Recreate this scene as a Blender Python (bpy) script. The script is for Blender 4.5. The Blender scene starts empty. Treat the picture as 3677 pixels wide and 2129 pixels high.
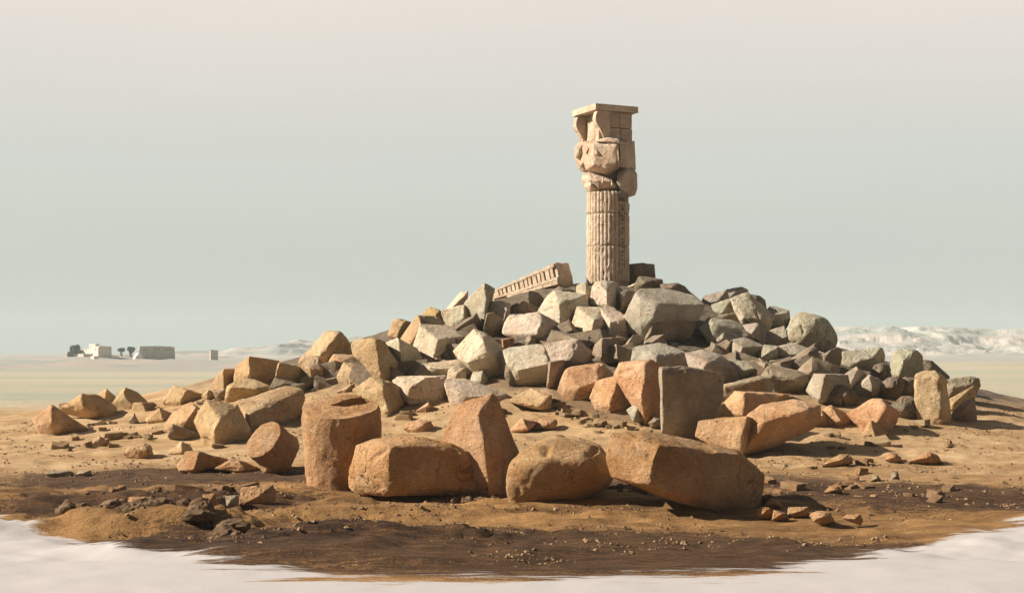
import bpy, bmesh, math, random
import numpy as np
from mathutils import Vector, Matrix, noise
R = math.radians
C = bpy.context.scene.collection
random.seed(7)

# ------------------------------------------------------------------ camera model (photo pixels 3677 x 2129)
FPX, CX, HY, CZ = 5052.0, 1838.5, 1252.0, 2.4
def at(sx, sy, d):
    return Vector(((sx - CX) / FPX * d, d, CZ - (sy - HY) / FPX * d))
REG = dict(c=(1350, 900, .30155), d=(1800, 900, .30155), e=(2200, 900, .30155), f=(2600, 950, .27412),
           g=(3000, 1100, .32895), h=(100, 1150, .27778), A=(700, 1100, .38377), B=(1200, 1150, .38377),
           C=(1750, 1150, .38377), E=(2250, 1150, .38377), F=(1000, 1350, .35714), G=(1750, 1450, .41667),
           H=(100, 1350, .35714), I=(2600, 1450, .39683), k=(1950, 320, .27412), l=(1950, 650, .27412), S=(0, 0, 1.0))

# ------------------------------------------------------------------ noise helpers
_rng = np.random.default_rng(11)
_perm = _rng.random((256, 256))
def vnoise(x, y, seed=0):
    x = np.asarray(x, float) + seed * 17.31; y = np.asarray(y, float) + seed * 9.77
    xi = np.floor(x).astype(int); yi = np.floor(y).astype(int)
    fx = x - xi; fy = y - yi
    fx = fx * fx * (3 - 2 * fx); fy = fy * fy * (3 - 2 * fy)
    g = lambda a, b: _perm[a % 256, b % 256]
    return ((g(xi, yi) * (1 - fx) + g(xi + 1, yi) * fx) * (1 - fy) + (g(xi, yi + 1) * (1 - fx) + g(xi + 1, yi + 1) * fx) * fy) * 2 - 1
def fbm(x, y, o=4, seed=0):
    s = 0; a = 1.0
    for i in range(o):
        s = s + a * vnoise(np.asarray(x) * 2 ** i, np.asarray(y) * 2 ** i, seed + i * 3); a *= .5
    return s
def sstep(a, b, t):
    t = np.clip((np.asarray(t, float) - a) / (b - a), 0, 1)
    return t * t * (3 - 2 * t)

# ------------------------------------------------------------------ terrain
MX, MY = 2.9, 43.5
_kr = [0, 1.5, 3.5, 6.5, 9.5, 12.5, 15.5, 19.5, 27, 60]
_kz = [4.45, 4.3, 3.7, 2.6, 1.6, .8, .33, .12, 0, 0]
_rr = np.linspace(0, 60, 400)
_zz = np.interp(_rr, _kr, _kz)
_zz = np.convolve(np.pad(_zz, 8, mode='edge'), np.ones(17) / 17, 'valid')
def terr_base(x, y):
    x = np.asarray(x, float); y = np.asarray(y, float)
    dx = x - MX; dy = y - MY
    dx = np.where(dx < 0, dx * .84, dx * 1.0)
    dy = np.where(dy > 0, dy * 1.25, dy)
    z = np.interp(np.hypot(dx, dy), _rr, _zz)
    z = z - 2.4 * sstep(70, 330, y)
    # knoll of the far town, low bluffs along the far bank
    z = z + 3.2 * np.exp(-(((x + 146) / 22) ** 2 + ((y - 515) / 14) ** 2))
    bl = sstep(250, 330, y) * (1 - sstep(455, 560, y)) * (x < 0)
    z = z + bl * (.6 + 1.3 * fbm(x / 20, y / 16, 4, 5))
    z = z + 1.2 * sstep(120, 230, y) * (1 - sstep(300, 420, y)) * (x > 0) * (.3 + fbm(x / 45, y / 60, 3, 8))
    return z
def terrain(x, y):
    x = np.asarray(x, float); y = np.asarray(y, float)
    z = terr_base(x, y)
    near = 1 - sstep(60, 110, y)
    z = z + near * (.3 + .7 * (y > 16)) * (.05 * fbm(x / 2.4, y / 1.8, 3, 1) + .03 * fbm(x / .7, y / .55, 3, 2))
    # low broken ledges in the left foreground and earth clods along the front
    pale = sstep(-.8, 1.6, y - np.minimum(14.7 + .098 * x * x, 23.0) + .8 * vnoise(x / 1.5, y / .8, 91))
    cl = fbm(x / .42, y / .34, 3, 61)
    z = z + pale * (1 - sstep(26, 34, y)) * .030 * np.clip(cl, -.2, 1.5) * (.35 + .65 * sstep(-.2, .5, vnoise(x / 2.2, y / 1.1, 71)))
    z = z + pale * (1 - sstep(38, 46, y)) * .018 * fbm(x / .30, y / .26, 2, 81)
    st = fbm(x / 3.5, y / .9, 4, 21)
    fg = (1 - sstep(20.5, 25, y)) * sstep(12, 15, y)
    lg = st * 3.2 + .5; step = np.floor(lg) + sstep(.72, .95, lg - np.floor(lg))
    z = z + pale * fg * (.085 * np.clip(step, -1, 2) * (.35 + .65 * sstep(1.5, -2.5, x)) * sstep(-11, -8, x))
    rim = np.exp(-((y - (18.6 + .35 * vnoise(x / 2, 0, 3))) / .35) ** 2) * sstep(-8.5, -6.5, x) * (1 - sstep(-3.2, -1.2, x))
    z = z + .10 * rim * (1 + fbm(x / .5, y / .4, 3, 31))
    return z
def hit(sx, sy, d0=12.0, d1=48.0):
    d = np.linspace(d0, d1, 1800)
    x = (sx - CX) / FPX * d; z = CZ - (sy - HY) / FPX * d
    gap = z - terr_base(x, d)
    w = np.nonzero(gap <= 0)[0]
    if len(w): return float(d[w[0]])
    m = (d > 34)
    return float(d[m][np.argmin(gap[m])])

# ------------------------------------------------------------------ object helpers
def tag(o, label=None, cat=None, group=None, kind=None):
    if label: o['label'] = label
    if cat: o['category'] = cat
    if group: o['group'] = group
    if kind: o['kind'] = kind
    return o
def link(name, me, mat, parent=None, loc=None, col=None):
    o = bpy.data.objects.new(name, me); C.objects.link(o)
    if mat is not None: me.materials.append(mat)
    if loc is not None: o.location = loc
    if parent is not None: o.parent = parent
    if col is not None: o.color = (*col, 1)
    return o
def from_bm(bm, name, mat, parent=None, loc=None, smooth=None, col=None):
    me = bpy.data.meshes.new(name)
    bmesh.ops.recalc_face_normals(bm, faces=bm.faces[:])
    bm.to_mesh(me); bm.free()
    if smooth is not None:
        for p in me.polygons: p.use_smooth = True
        if smooth > 0: me.set_sharp_from_angle(angle=R(smooth))
    return link(name, me, mat, parent, loc, col)
def empty(name, loc):
    o = bpy.data.objects.new(name, None); C.objects.link(o); o.location = loc; o.empty_display_size = .3
    return o

# ------------------------------------------------------------------ materials
def new_mat(name):
    m = bpy.data.materials.new(name); m.use_nodes = True
    nt = m.node_tree; nt.nodes.clear()
    out = nt.nodes.new('ShaderNodeOutputMaterial'); b = nt.nodes.new('ShaderNodeBsdfPrincipled')
    b.inputs['Roughness'].default_value = .95; b.inputs['Specular IOR Level'].default_value = .15
    nt.links.new(b.outputs[0], out.inputs['Surface'])
    return m, nt, b
class NT:
    def __init__(s, nt): s.nt = nt
    def n(s, t, **k):
        x = s.nt.nodes.new(t)
        for a, v in k.items(): setattr(x, a, v)
        return x
    def val(s, sock, v):
        if hasattr(v, 'is_output'): s.nt.links.new(v, sock)
        else: sock.default_value = v
    def noise(s, vec, scale, detail=4, rough=.55, dist=0):
        x = s.n('ShaderNodeTexNoise'); s.nt.links.new(vec, x.inputs['Vector'])
        x.inputs['Scale'].default_value = scale; x.inputs['Detail'].default_value = detail
        x.inputs['Roughness'].default_value = rough; x.inputs['Distortion'].default_value = dist
        return x.outputs['Fac']
    def ramp(s, fac, stops):
        x = s.n('ShaderNodeValToRGB'); s.val(x.inputs[0], fac)
        e = x.color_ramp.elements
        while len(e) > 1: e.remove(e[0])
        e[0].position, e[0].color = stops[0][0], (*(stops[0][1] if isinstance(stops[0][1], tuple) else (stops[0][1],) * 3), 1)
        for p, c in stops[1:]:
            q = e.new(p); q.color = (*(c if isinstance(c, tuple) else (c,) * 3), 1)
        return x.outputs[0]
    def mix(s, fac, a, b, mode='MIX'):
        x = s.n('ShaderNodeMix', data_type='RGBA', blend_type=mode)
        s.val(x.inputs[0], fac)
        for k, v in ((6, a), (7, b)):
            if isinstance(v, tuple): v = (*v, 1) if len(v) == 3 else v
            s.val(x.inputs[k], v)
        return x.outputs[2]
    def math(s, op, a, b=0.0, c=None, clamp=False):
        x = s.n('ShaderNodeMath', operation=op, use_clamp=clamp)
        s.val(x.inputs[0], a); s.val(x.inputs[1], b)
        if c is not None: s.val(x.inputs[2], c)
        return x.outputs[0]
    def mapv(s, vec, scale=(1, 1, 1), loc=None, rot=(0, 0, 0)):
        x = s.n('ShaderNodeMapping'); s.nt.links.new(vec, x.inputs['Vector'])
        x.inputs['Scale'].default_value = scale; x.inputs['Rotation'].default_value = rot
        if loc is not None: s.val(x.inputs['Location'], loc)
        return x.outputs[0]
    def bump(s, h, strength, dist, normal=None):
        x = s.n('ShaderNodeBump'); s.val(x.inputs['Height'], h)
        s.val(x.inputs['Strength'], strength); x.inputs['Distance'].default_value = dist
        if normal is not None: s.nt.links.new(normal, x.inputs['Normal'])
        return x.outputs[0]

def stone_mat(name, orange=.35, streak=.35, crack=.6, grain=1.0, carve=False):
    """weathered sandstone: the tint comes from the object's own colour; blotches, scratches, pits and cracks are procedural"""
    m, nt, b = new_mat(name); N = NT(nt)
    tc = N.n('ShaderNodeTexCoord').outputs['Object']
    info = N.n('ShaderNodeObjectInfo')
    off = N.n('ShaderNodeCombineXYZ')
    r = N.math('MULTIPLY', info.outputs['Random'], 37.0)
    for i in range(3): nt.links.new(r, off.inputs[i])
    vec = N.mapv(tc, loc=off.outputs[0])
    base = info.outputs['Color']
    dark = N.mix(1.0, base, (.70, .66, .62), 'MULTIPLY')
    light = N.mix(.20, base, (.80, .68, .52))
    c = N.mix(N.ramp(N.noise(vec, 1.1, 6, .65, .4), [(.34, 0.), (.64, 1.)]), dark, light)
    org = N.mix(.75, base, (.50, .24, .10))
    c = N.mix(N.math('MULTIPLY', N.ramp(N.noise(vec, 1.9, 6, .65, .6), [(.50, 0.), (.66, 1.)]), orange), c, org)
    gry = N.mix(.6, base, (.27, .27, .23))
    c = N.mix(N.math('MULTIPLY', N.ramp(N.noise(N.mapv(vec, loc=(9, 3, 5)), 2.3, 5, .6, .4), [(.54, 0.), (.68, 1.)]), .45), c, gry)
    # bedding streaks: pale scratches and dark lines along the beds
    sv = N.mapv(vec, (1.2, 1.2, 13), rot=(.18, .1, 0))
    st = N.noise(sv, 2.2, 5, .7, .5)
    c = N.mix(N.math('MULTIPLY', N.ramp(st, [(.58, 0.), (.68, 1.)]), streak * .8), c, N.mix(.45, base, (.80, .68, .54)))
    c = N.mix(N.math('MULTIPLY', N.ramp(st, [(.30, 1.), (.40, 0.)]), .30), c, N.mix(1., base, (.42, .34, .27), 'MULTIPLY'))
    # fine grain and pits
    g = N.noise(vec, 42, 3, .75)
    c = N.mix(.6 * grain, c, N.ramp(g, [(.28, .50), (.46, 1.0), (.72, 1.25)]), 'MULTIPLY')
    g2 = N.noise(N.mapv(vec, (1, 1, 2.4)), 15, 4, .7)
    c = N.mix(.75 * grain, c, N.ramp(g2, [(.30, .60), (.46, 1.0), (.70, 1.18)]), 'MULTIPLY')
    hv = N.noise(N.mapv(vec, (2.5, 2.5, 30), rot=(.25, -.1, 0)), 2.6, 4, .75, .3)
    c = N.mix(.22 * grain, c, N.ramp(hv, [(.34, .50), (.47, 1.0), (.68, 1.18)]), 'MULTIPLY')
    # cracks
    vo = N.n('ShaderNodeTexVoronoi', feature='DISTANCE_TO_EDGE')
    wv = N.n('ShaderNodeVectorMath', operation='ADD')
    nz = N.n('ShaderNodeTexNoise'); nt.links.new(vec, nz.inputs['Vector']); nz.inputs['Scale'].default_value = 2.5; nz.inputs['Detail'].default_value = 4
    nt.links.new(vec, wv.inputs[0]); nt.links.new(nz.outputs['Color'], wv.inputs[1])
    nt.links.new(wv.outputs[0], vo.inputs['Vector']); vo.inputs['Scale'].default_value = .85
    ck = N.math('MULTIPLY', N.ramp(vo.outputs['Distance'], [(.0, 1.), (.006, .6), (.012, 0.)]), N.ramp(N.noise(vec, .9, 2), [(.52, 0.), (.60, 1.)]))
    c = N.mix(N.math('MULTIPLY', ck, crack), c, (.09, .06, .045))
    pv = N.n('ShaderNodeTexVoronoi'); nt.links.new(vec, pv.inputs['Vector']); pv.inputs['Scale'].default_value = 7.0; pv.inputs['Randomness'].default_value = 1
    pit = N.math('MULTIPLY', N.ramp(pv.outputs['Distance'], [(.10, 1.), (.24, 0.)]), N.ramp(N.noise(vec, 1.7, 3), [(.50, 0.), (.62, 1.)]))
    c = N.mix(N.math('MULTIPLY', pit, .55), c, N.mix(1., base, (.30, .25, .21), 'MULTIPLY'))
    nt.links.new(c, b.inputs['Base Color'])
    n1 = N.bump(N.math('SUBTRACT', N.noise(vec, 5, 7, .7), N.math('MULTIPLY', pit, .35)), .85, .14)
    n2 = N.bump(hv, .25, .02, N.bump(st, .5, .035, n1))
    n3 = N.bump(g, .6, .016, N.bump(g2, .6, .03, n2))
    n4 = N.bump(N.math('SUBTRACT', 1.0, ck), .8, .03, n3)
    nt.links.new(n4, b.inputs['Normal'])
    return m
M = {}
M['stone'] = stone_mat('weathered_sandstone', .35, .35, .35)
M['orange'] = stone_mat('ochre_sandstone', .6, .5, .55)
M['fine'] = stone_mat('carved_sandstone', .55, .15, .15, .7)
def plain(name, col, var=.25, scale=3., bump=.3):
    m, nt, b = new_mat(name); N = NT(nt)
    tc = N.n('ShaderNodeTexCoord').outputs['Object']
    f = N.noise(tc, scale, 5, .6)
    c = N.mix(N.ramp(f, [(.3, 0.), (.7, 1.)]), tuple(v * (1 - var) for v in col), tuple(min(1, v * (1 + var)) for v in col))
    nt.links.new(c, b.inputs['Base Color'])
    nt.links.new(N.bump(f, bump, .1), b.inputs['Normal'])
    return m

def ground_mat():
    m, nt, b = new_mat('desert_ground'); N = NT(nt)
    geo = N.n('ShaderNodeNewGeometry').outputs['Position']
    sep = N.n('ShaderNodeSeparateXYZ'); nt.links.new(geo, sep.inputs[0])
    X, Y = sep.outputs[0], sep.outputs[1]
    flat = N.mapv(geo, (1, 1, 0))
    # sand of the mound and its apron
    sand = N.mix(N.ramp(N.noise(N.mapv(flat, (.5, 1.6, 1)), .8, 5, .65), [(.35, 0.), (.65, 1.)]), (.45, .27, .125), (.66, .455, .25))
    sand = N.mix(N.math('MULTIPLY', N.ramp(N.noise(N.mapv(flat, (1.5, 7, 1)), 1.6, 5, .7), [(.52, 0.), (.64, 1.)]), .6), sand, (.46, .245, .11))
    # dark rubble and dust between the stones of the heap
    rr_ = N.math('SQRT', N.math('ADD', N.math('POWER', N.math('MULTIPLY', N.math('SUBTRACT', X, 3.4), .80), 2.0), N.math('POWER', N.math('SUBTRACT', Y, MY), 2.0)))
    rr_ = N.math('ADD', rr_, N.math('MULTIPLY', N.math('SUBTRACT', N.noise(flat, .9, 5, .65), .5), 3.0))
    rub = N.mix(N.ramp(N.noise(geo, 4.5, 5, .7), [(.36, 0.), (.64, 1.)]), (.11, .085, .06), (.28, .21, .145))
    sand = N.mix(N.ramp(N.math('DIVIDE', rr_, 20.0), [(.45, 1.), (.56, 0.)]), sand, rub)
    # brown earth of the foreground
    earth = N.mix(N.ramp(N.noise(N.mapv(flat, (.45, 2.2, 1)), .9, 6, .68, .3), [(.36, 0.), (.62, 1.)]), (.17, .088, .036), (.43, .235, .09))
    wob = N.math('MULTIPLY', N.math('SUBTRACT', N.noise(N.mapv(flat, (.25, .6, 1)), .8, 5, .65), .5), 9.0)
    yl = N.math('ADD', Y, wob)
    fe = N.ramp(N.math('DIVIDE', yl, 60.0), [(.375, 1.), (.46, 0.)])
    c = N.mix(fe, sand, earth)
    # foreground shade put into the ground colour: along the front, at left and right
    speck = N.math('ADD', N.math('MULTIPLY', N.noise(N.mapv(flat, (1.6, 11, 1)), 2.4, 5, .72), .6), N.math('MULTIPLY', N.noise(N.mapv(flat, (1, 1.6, 1)), 20, 3, .7), .4))
    def shade_band(y0, w, x0, xw, amp=3.2, sc=.7):
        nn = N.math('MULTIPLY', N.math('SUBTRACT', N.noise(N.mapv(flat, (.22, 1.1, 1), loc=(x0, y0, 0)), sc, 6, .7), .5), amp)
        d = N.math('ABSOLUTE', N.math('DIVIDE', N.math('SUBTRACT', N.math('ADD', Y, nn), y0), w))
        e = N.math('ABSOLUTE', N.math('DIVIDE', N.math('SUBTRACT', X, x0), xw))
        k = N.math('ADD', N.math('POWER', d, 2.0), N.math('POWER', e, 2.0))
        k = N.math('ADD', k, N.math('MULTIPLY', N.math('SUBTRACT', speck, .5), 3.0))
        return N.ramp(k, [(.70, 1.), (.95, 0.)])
    shade_col = N.mix(N.ramp(N.noise(N.mapv(flat, (.7, 7, 1)), 2.2, 6, .78), [(.46, 0.), (.62, 1.)]), (.042, .024, .016), (.15, .076, .036))
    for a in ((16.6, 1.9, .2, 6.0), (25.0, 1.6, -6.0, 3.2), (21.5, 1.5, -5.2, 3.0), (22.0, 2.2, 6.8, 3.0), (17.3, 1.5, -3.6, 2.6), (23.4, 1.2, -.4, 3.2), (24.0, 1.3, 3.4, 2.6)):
        c = N.mix(N.math('MULTIPLY', shade_band(*a), .88), c, shade_col)
    c = N.mix(N.math('MULTIPLY', shade_band(32.6, 1.7, 2.9, 2.2), .6), c, N.mix(.5, shade_col, (.16, .12, .085)))  # middle hollow: cast shade of the blocks put in as colour, with rubble
    # pale paper margin added to the ground as colour, round the front
    lim = N.math('MINIMUM', N.math('ADD', 14.7, N.math('MULTIPLY', N.math('POWER', X, 2.0), .098)), 23.0)
    wn = N.math('MULTIPLY', N.math('SUBTRACT', N.noise(N.mapv(flat, (.35, 2.4, 1)), .9, 6, .72), .5), 4.5)
    pd = N.math('SUBTRACT', N.math('ADD', Y, wn), lim)
    pm = N.ramp(N.math('ADD', N.math('MULTIPLY', pd, .5), .5), [(.40, 1.), (.55, 0.)])
    c = N.mix(pm, c, (.485, .445, .425))
    # far plain: pale straw and grey green stripes
    plainc = N.mix(N.ramp(N.noise(N.mapv(flat, (.012, .05, 1)), 1.0, 4, .6), [(.40, 0.), (.60, 1.)]), (.54, .46, .33), (.42, .42, .32))
    c = N.mix(N.ramp(N.math('DIVIDE', Y, 100.0), [(.50, 0.), (.62, 1.)]), c, plainc)
    farc = N.mix(N.ramp(N.noise(N.mapv(flat, (.02, .07, 1)), .8, 4, .6), [(.40, 0.), (.60, 1.)]), (.46, .38, .32), (.33, .345, .31))
    c = N.mix(N.ramp(N.math('DIVIDE', Y, 1000.0), [(.24, 0.), (.30, 1.)]), c, farc)
    g = N.noise(geo, 26, 4, .75)
    c = N.mix(N.math('MULTIPLY_ADD', pm, -.62, .75), c, N.ramp(g, [(.30, .58), (.5, 1.0), (.72, 1.2)]), 'MULTIPLY')
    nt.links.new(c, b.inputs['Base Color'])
    n1 = N.bump(N.noise(N.mapv(geo, (1, 2.6, 1)), 3.2, 7, .7), N.math('MULTIPLY_ADD', pm, -.72, .8), .12)
    n2 = N.bump(g, N.math('MULTIPLY_ADD', pm, -.55, .7), .03, n1)
    nt.links.new(n2, b.inputs['Normal'])
    return m
M['ground'] = ground_mat()

# ------------------------------------------------------------------ rocks
def worn(bm, size, seed, rough=1.0, dens=15, soft=0, mark=True):
    """subdivide a hull evenly, wear its edges down and roughen its faces"""
    tgt = size / dens
    if not soft:
        bm.normal_update()
        bmesh.ops.dissolve_limit(bm, angle_limit=R(13), verts=bm.verts[:], edges=bm.edges[:])
        bm.normal_update()
    hard = soft < 1 and mark
    if hard:
        for e in bm.edges: e.smooth = e.calc_face_angle(0) < R(14)
    bmesh.ops.triangulate(bm, faces=bm.faces[:])
    for _ in range(7):
        es = [e for e in bm.edges if e.calc_length() > tgt]
        if not es: break
        bmesh.ops.subdivide_edges(bm, edges=es, cuts=1)
        bmesh.ops.triangulate(bm, faces=bm.faces[:])
    for _ in range(soft):
        bmesh.ops.smooth_vert(bm, verts=bm.verts[:], factor=.5, use_axis_x=True, use_axis_y=True, use_axis_z=True)
    bm.normal_update()
    so = Vector((seed * 3.17, seed * 1.31, seed * 7.7))
    mv = {}
    for v in bm.verts:
        w = 0.0
        for e in v.link_edges:
            if len(e.link_faces) == 2:
                a = e.calc_face_angle(0)
                if a > .25: w = max(w, min(1, a / 1.2))
        p = v.co
        q = p / size
        n1 = noise.fractal(q * 3.0 + so, 1.0, 2.0, 3)
        n2 = noise.noise(q * 9.0 + so)
        n3 = noise.fractal(q * 16.0 + so, .8, 2.1, 3)
        d = size * rough * (.013 * n1 + .007 * n2 + .0045 * n3)
        if w:
            ch = max(0.0, noise.noise(q * 5.0 + so * 2) + .15)
            d -= size * rough * w * (.003 + .050 * ch * ch)
        mv[v] = v.normal * d
    for v, d in mv.items(): v.co += d
    bmesh.ops.smooth_vert(bm, verts=bm.verts[:], factor=.12, use_axis_x=True, use_axis_y=True, use_axis_z=True)

def weathered(bm, size, seed, rough=1.0, dens=34, soft=0):
    """remesh a hull evenly, then wear, chip and pit its surface"""
    bm.normal_update()
    bmesh.ops.dissolve_limit(bm, angle_limit=R(17), verts=bm.verts[:], edges=bm.edges[:])
    bm.normal_update()
    E = np.array([[*e.verts[0].co, *e.verts[1].co] for e in bm.edges if e.calc_face_angle(0) > .22])
    bmesh.ops.triangulate(bm, faces=bm.faces[:])
    me = bpy.data.meshes.new('tmp'); bm.to_mesh(me); bm.free()
    o = bpy.data.objects.new('tmp', me); C.objects.link(o)
    md = o.modifiers.new('r', 'REMESH'); md.mode = 'VOXEL'; md.voxel_size = size / dens
    if soft:
        sm = o.modifiers.new('s', 'SMOOTH'); sm.factor = .5; sm.iterations = int(soft)
    dg = bpy.context.evaluated_depsgraph_get(); dg.update()
    ev = bpy.data.meshes.new_from_object(o.evaluated_get(dg))
    bpy.data.objects.remove(o); bpy.data.meshes.remove(me)
    nv = len(ev.vertices)
    co = np.empty(nv * 3, np.float32); ev.vertices.foreach_get('co', co); co = co.reshape(-1, 3)
    no = np.empty(nv * 3, np.float32); ev.vertex_normals.foreach_get('vector', no); no = no.reshape(-1, 3)
    if len(E):
        a, b = E[:, :3], E[:, 3:]; ab = b - a; L2 = (ab * ab).sum(1) + 1e-9
        dm = np.full(nv, 1e9)
        for i in range(len(E)):
            t = np.clip(((co - a[i]) @ ab[i]) / L2[i], 0, 1)[:, None]
            dm = np.minimum(dm, np.linalg.norm(co - (a[i] + t * ab[i]), axis=1))
        w = np.exp(-(dm / (size * .036)) ** 2)
    else: w = np.zeros(nv)
    so = Vector((seed * 3.17, seed * 1.31, seed * 7.7)); d = np.empty(nv)
    nf, nn = noise.fractal, noise.noise
    for i in range(nv):
        q = Vector(co[i]) / size
        n1 = nf(q * 2.6 + so, 1.0, 2.0, 3)
        n3 = nf(q * 13.0 + so, .75, 2.1, 3)
        ch = max(0.0, nf(q * 5.5 + so * 2, .9, 2.0, 2) + .10)
        sp = nn(q * 3.3 - so); sp = max(0.0, sp - .18)
        d[i] = .011 * n1 + .0036 * n3 - w[i] * (.001 + .045 * min(1, ch) ** 1.6) - .035 * min(1, sp * 3) * (.35 + w[i])
    co = co + no * (d * size * rough)[:, None]
    ev.vertices.foreach_set('co', co.astype(np.float32).ravel()); ev.update()
    ev.polygons.foreach_set('use_smooth', np.ones(len(ev.polygons), bool))
    ev.set_sharp_from_angle(angle=R(32))
    ev.materials.clear()
    return ev
ZS, GROW = 1.4, 1.045
TIGHT = dict(c=1.075, d=1.075, e=1.085, f=1.075, B=1.07, C=1.06, E=1.06, g=1.06, A=1.055)
def hull(reg, outline, ridge=(), thick=None, base=None, D=None, dD=0.0, sink=True, bed=False):
    """outline and ridge points are (x, y[, z]) in the pixels of a view of the photo; z runs away from the viewer in the same unit.
    Returns the corners of a solid, real-size stone standing where its foot meets the ground."""
    ox, oy, s = REG[reg]
    f3 = lambda p: (ox + p[0] * s, oy + p[1] * s, (p[2] if len(p) > 2 else 0) * s * ZS)
    O = [f3(p) for p in outline]; I = [f3(p) for p in ridge]
    gx_, gy_ = sum(p[0] for p in O) / len(O), sum(p[1] for p in O) / len(O)
    O = [(gx_ + (p[0] - gx_) * TIGHT.get(reg, GROW), gy_ + (p[1] - gy_) * TIGHT.get(reg, GROW), p[2]) for p in O]
    xs = [p[0] for p in O]; ys = [p[1] for p in O]
    w, h = max(xs) - min(xs), max(ys) - min(ys)
    low = max(O + I, key=lambda p: p[1])
    if D is None:
        by = low[1] if base is None else oy + base * s
        d = hit(low[0] * .5 + .25 * (min(xs) + max(xs)), by)
        D = d - low[2] / FPX * d + dD
    m = D / FPX
    P = [at(x, y, D + z * m) for x, y, z in O + I]
    cx, cy = sum(xs) / len(xs), sum(ys) / len(ys)
    T = (thick * s if thick else .62 * min(w, h) + .12 * max(w, h))
    zm = max(p[2] for p in O)
    for x, y, z in O:
        bx, by2 = cx + (x - cx) * .86, cy + (y - cy) * .86
        P.append(at(bx, by2, D + (max(z, 0) * .6 + zm * .4 + T) * m))
    if sink:  # the foot is bedded a little into the ground
        for x, y, z in O:
            if y > max(ys) - .18 * h:
                q = at(x, y, D + z * m); P.append(Vector((q.x, q.y + .15 * T * m, q.z - .12 * h * m)))
        if bed:
            for x, y, z in O:
                if y > cy:
                    q = at(cx + (x - cx) * .9, y, D + z * m); P.append(Vector((q.x, q.y + .3 * T * m, q.z - .30 * h * m)))
    return P, D, max(w, h) * m

_seed = [0]
def rock(reg, col, name, cat, label, outline, ridge=(), mat='stone', thick=None, base=None, dD=0.0, rough=.85, dens=17, soft=0, group=None, D=None, sink=True, parent=None):
    P, D, size = hull(reg, outline, ridge, thick, base, D, dD, sink, reg in 'HAg' and mat == 'stone')
    _seed[0] += 1
    org = Vector((sum(p.x for p in P) / len(P), sum(p.y for p in P) / len(P), min(p.z for p in P)))
    bm = bmesh.new()
    for p in P: bm.verts.new(p - org)
    r = bmesh.ops.convex_hull(bm, input=bm.verts[:])
    bmesh.ops.delete(bm, geom=[v for v in bm.verts if not v.link_faces], context='VERTS')
    me = weathered(bm, size, _seed[0], rough, dens * 2.5, soft)
    rr = random.Random(_seed[0] * 77)
    k = 1 + rr.uniform(-.10, .10)
    cc = tuple(min(1, max(.01, c * k * (1 + rr.uniform(-.05, .05)))) for c in COL[col])
    if parent is not None: org = org - parent.location
    me.name = name
    o = link(name, me, M[mat], parent, org, cc)
    if parent is None: tag(o, label, cat, group)
    return o
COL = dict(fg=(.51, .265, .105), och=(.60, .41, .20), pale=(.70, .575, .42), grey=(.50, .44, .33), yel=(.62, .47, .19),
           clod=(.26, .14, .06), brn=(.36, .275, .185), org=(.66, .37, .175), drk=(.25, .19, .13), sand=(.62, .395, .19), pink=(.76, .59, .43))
HAZE = .00035
SUN = 5.0
EXPO = 0.72
VEIL = [(0.0, (0.374, 0.408, 0.38)), (0.035, (0.38, 0.413, 0.383)), (0.07, (0.394, 0.42, 0.386)), (0.14, (0.461, 0.464, 0.422)), (0.21, (0.552, 0.51, 0.457)), (0.26, (0.621, 0.552, 0.492)), (0.34, (0.419, 0.377, 0.342)), (0.5, (0.209, 0.195, 0.189)), (1.0, (0.14, 0.147, 0.161))]
# ------------------------------------------------------------------ the fallen stones, upper left of the heap
SB = ('stone_block', 'stone block'); SL = ('stone_slab', 'stone slab'); BO = ('boulder', 'boulder'); SM = ('broken_stone', 'broken stone')
def r(reg, col, kind, label, outline, ridge=(), **k): return rock(reg, col, kind[0], kind[1], label, outline, ridge, **k)
r('c', 'och', SB, 'rounded ochre stone with a small boss, at the left end of the upper heap', [(145,990),(165,920,20),(190,860,20),(230,820,20),(300,815,20),(370,830,40),(435,860,90),(425,900,90),(330,1000,60),(250,1060),(150,1010)], [(345,840,-50),(248,1030,-80)], soft=14)
r('c', 'och', SB, 'long ochre stone leaning steeply beside the rounded stone with a boss', [(295,1040,60),(370,920,60),(450,830,60),(490,770,40),(518,800),(550,890,10),(510,1060,60),(465,1150,40),(400,1130),(310,1070)], [(540,880,-70),(412,1112,-100)])
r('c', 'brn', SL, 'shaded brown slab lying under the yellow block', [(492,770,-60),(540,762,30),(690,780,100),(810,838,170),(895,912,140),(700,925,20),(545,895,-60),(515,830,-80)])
r('c', 'yel', SB, 'small mustard yellow block on the left skyline', [(535,770,30),(640,673,60),(757,706,30),(788,745,60),(800,835,40),(690,810,-40)], [(700,795,-70),(752,715,-30)], mat='fine')
r('c', 'pink', SL, 'thin pale plank of stone tilted up against the sky', [(825,710,60),(920,592,60),(1005,494,60),(1092,489,60),(1072,540,50),(1095,580,50),(1045,690,20),(900,710)], [(915,670,-40),(1062,530,-10)], dD=.3)
r('c', 'pale', SB, 'pale grey block in front of the thin tilted plank', [(785,745,60),(800,712,60),(1045,644,-50),(1182,735,90),(1160,830,90),(1050,900,-20),(890,920,10),(815,835,50)], [(1049,652,-80),(1052,800,-100)])
r('c', 'grey', SB, 'tall grey triangular stone rising to a point left of the carved frieze', [(1035,645,130),(1085,588,120),(1290,387,10),(1330,408,60),(1412,462,120),(1385,610,100),(1325,730,-10),(1290,918,-60),(1200,760,20)], [(1292,396,-60),(1312,580,-130),(1300,760,-120)])
r('c', 'drk', SB, 'dark block with one bright upper edge below the grey triangular stone', [(898,918,30),(1000,832,30),(1195,746,60),(1250,840,130),(1290,935,160),(1240,1020,120),(1070,1070),(960,980)], [(950,932,-70),(1165,785,-50)])
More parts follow.
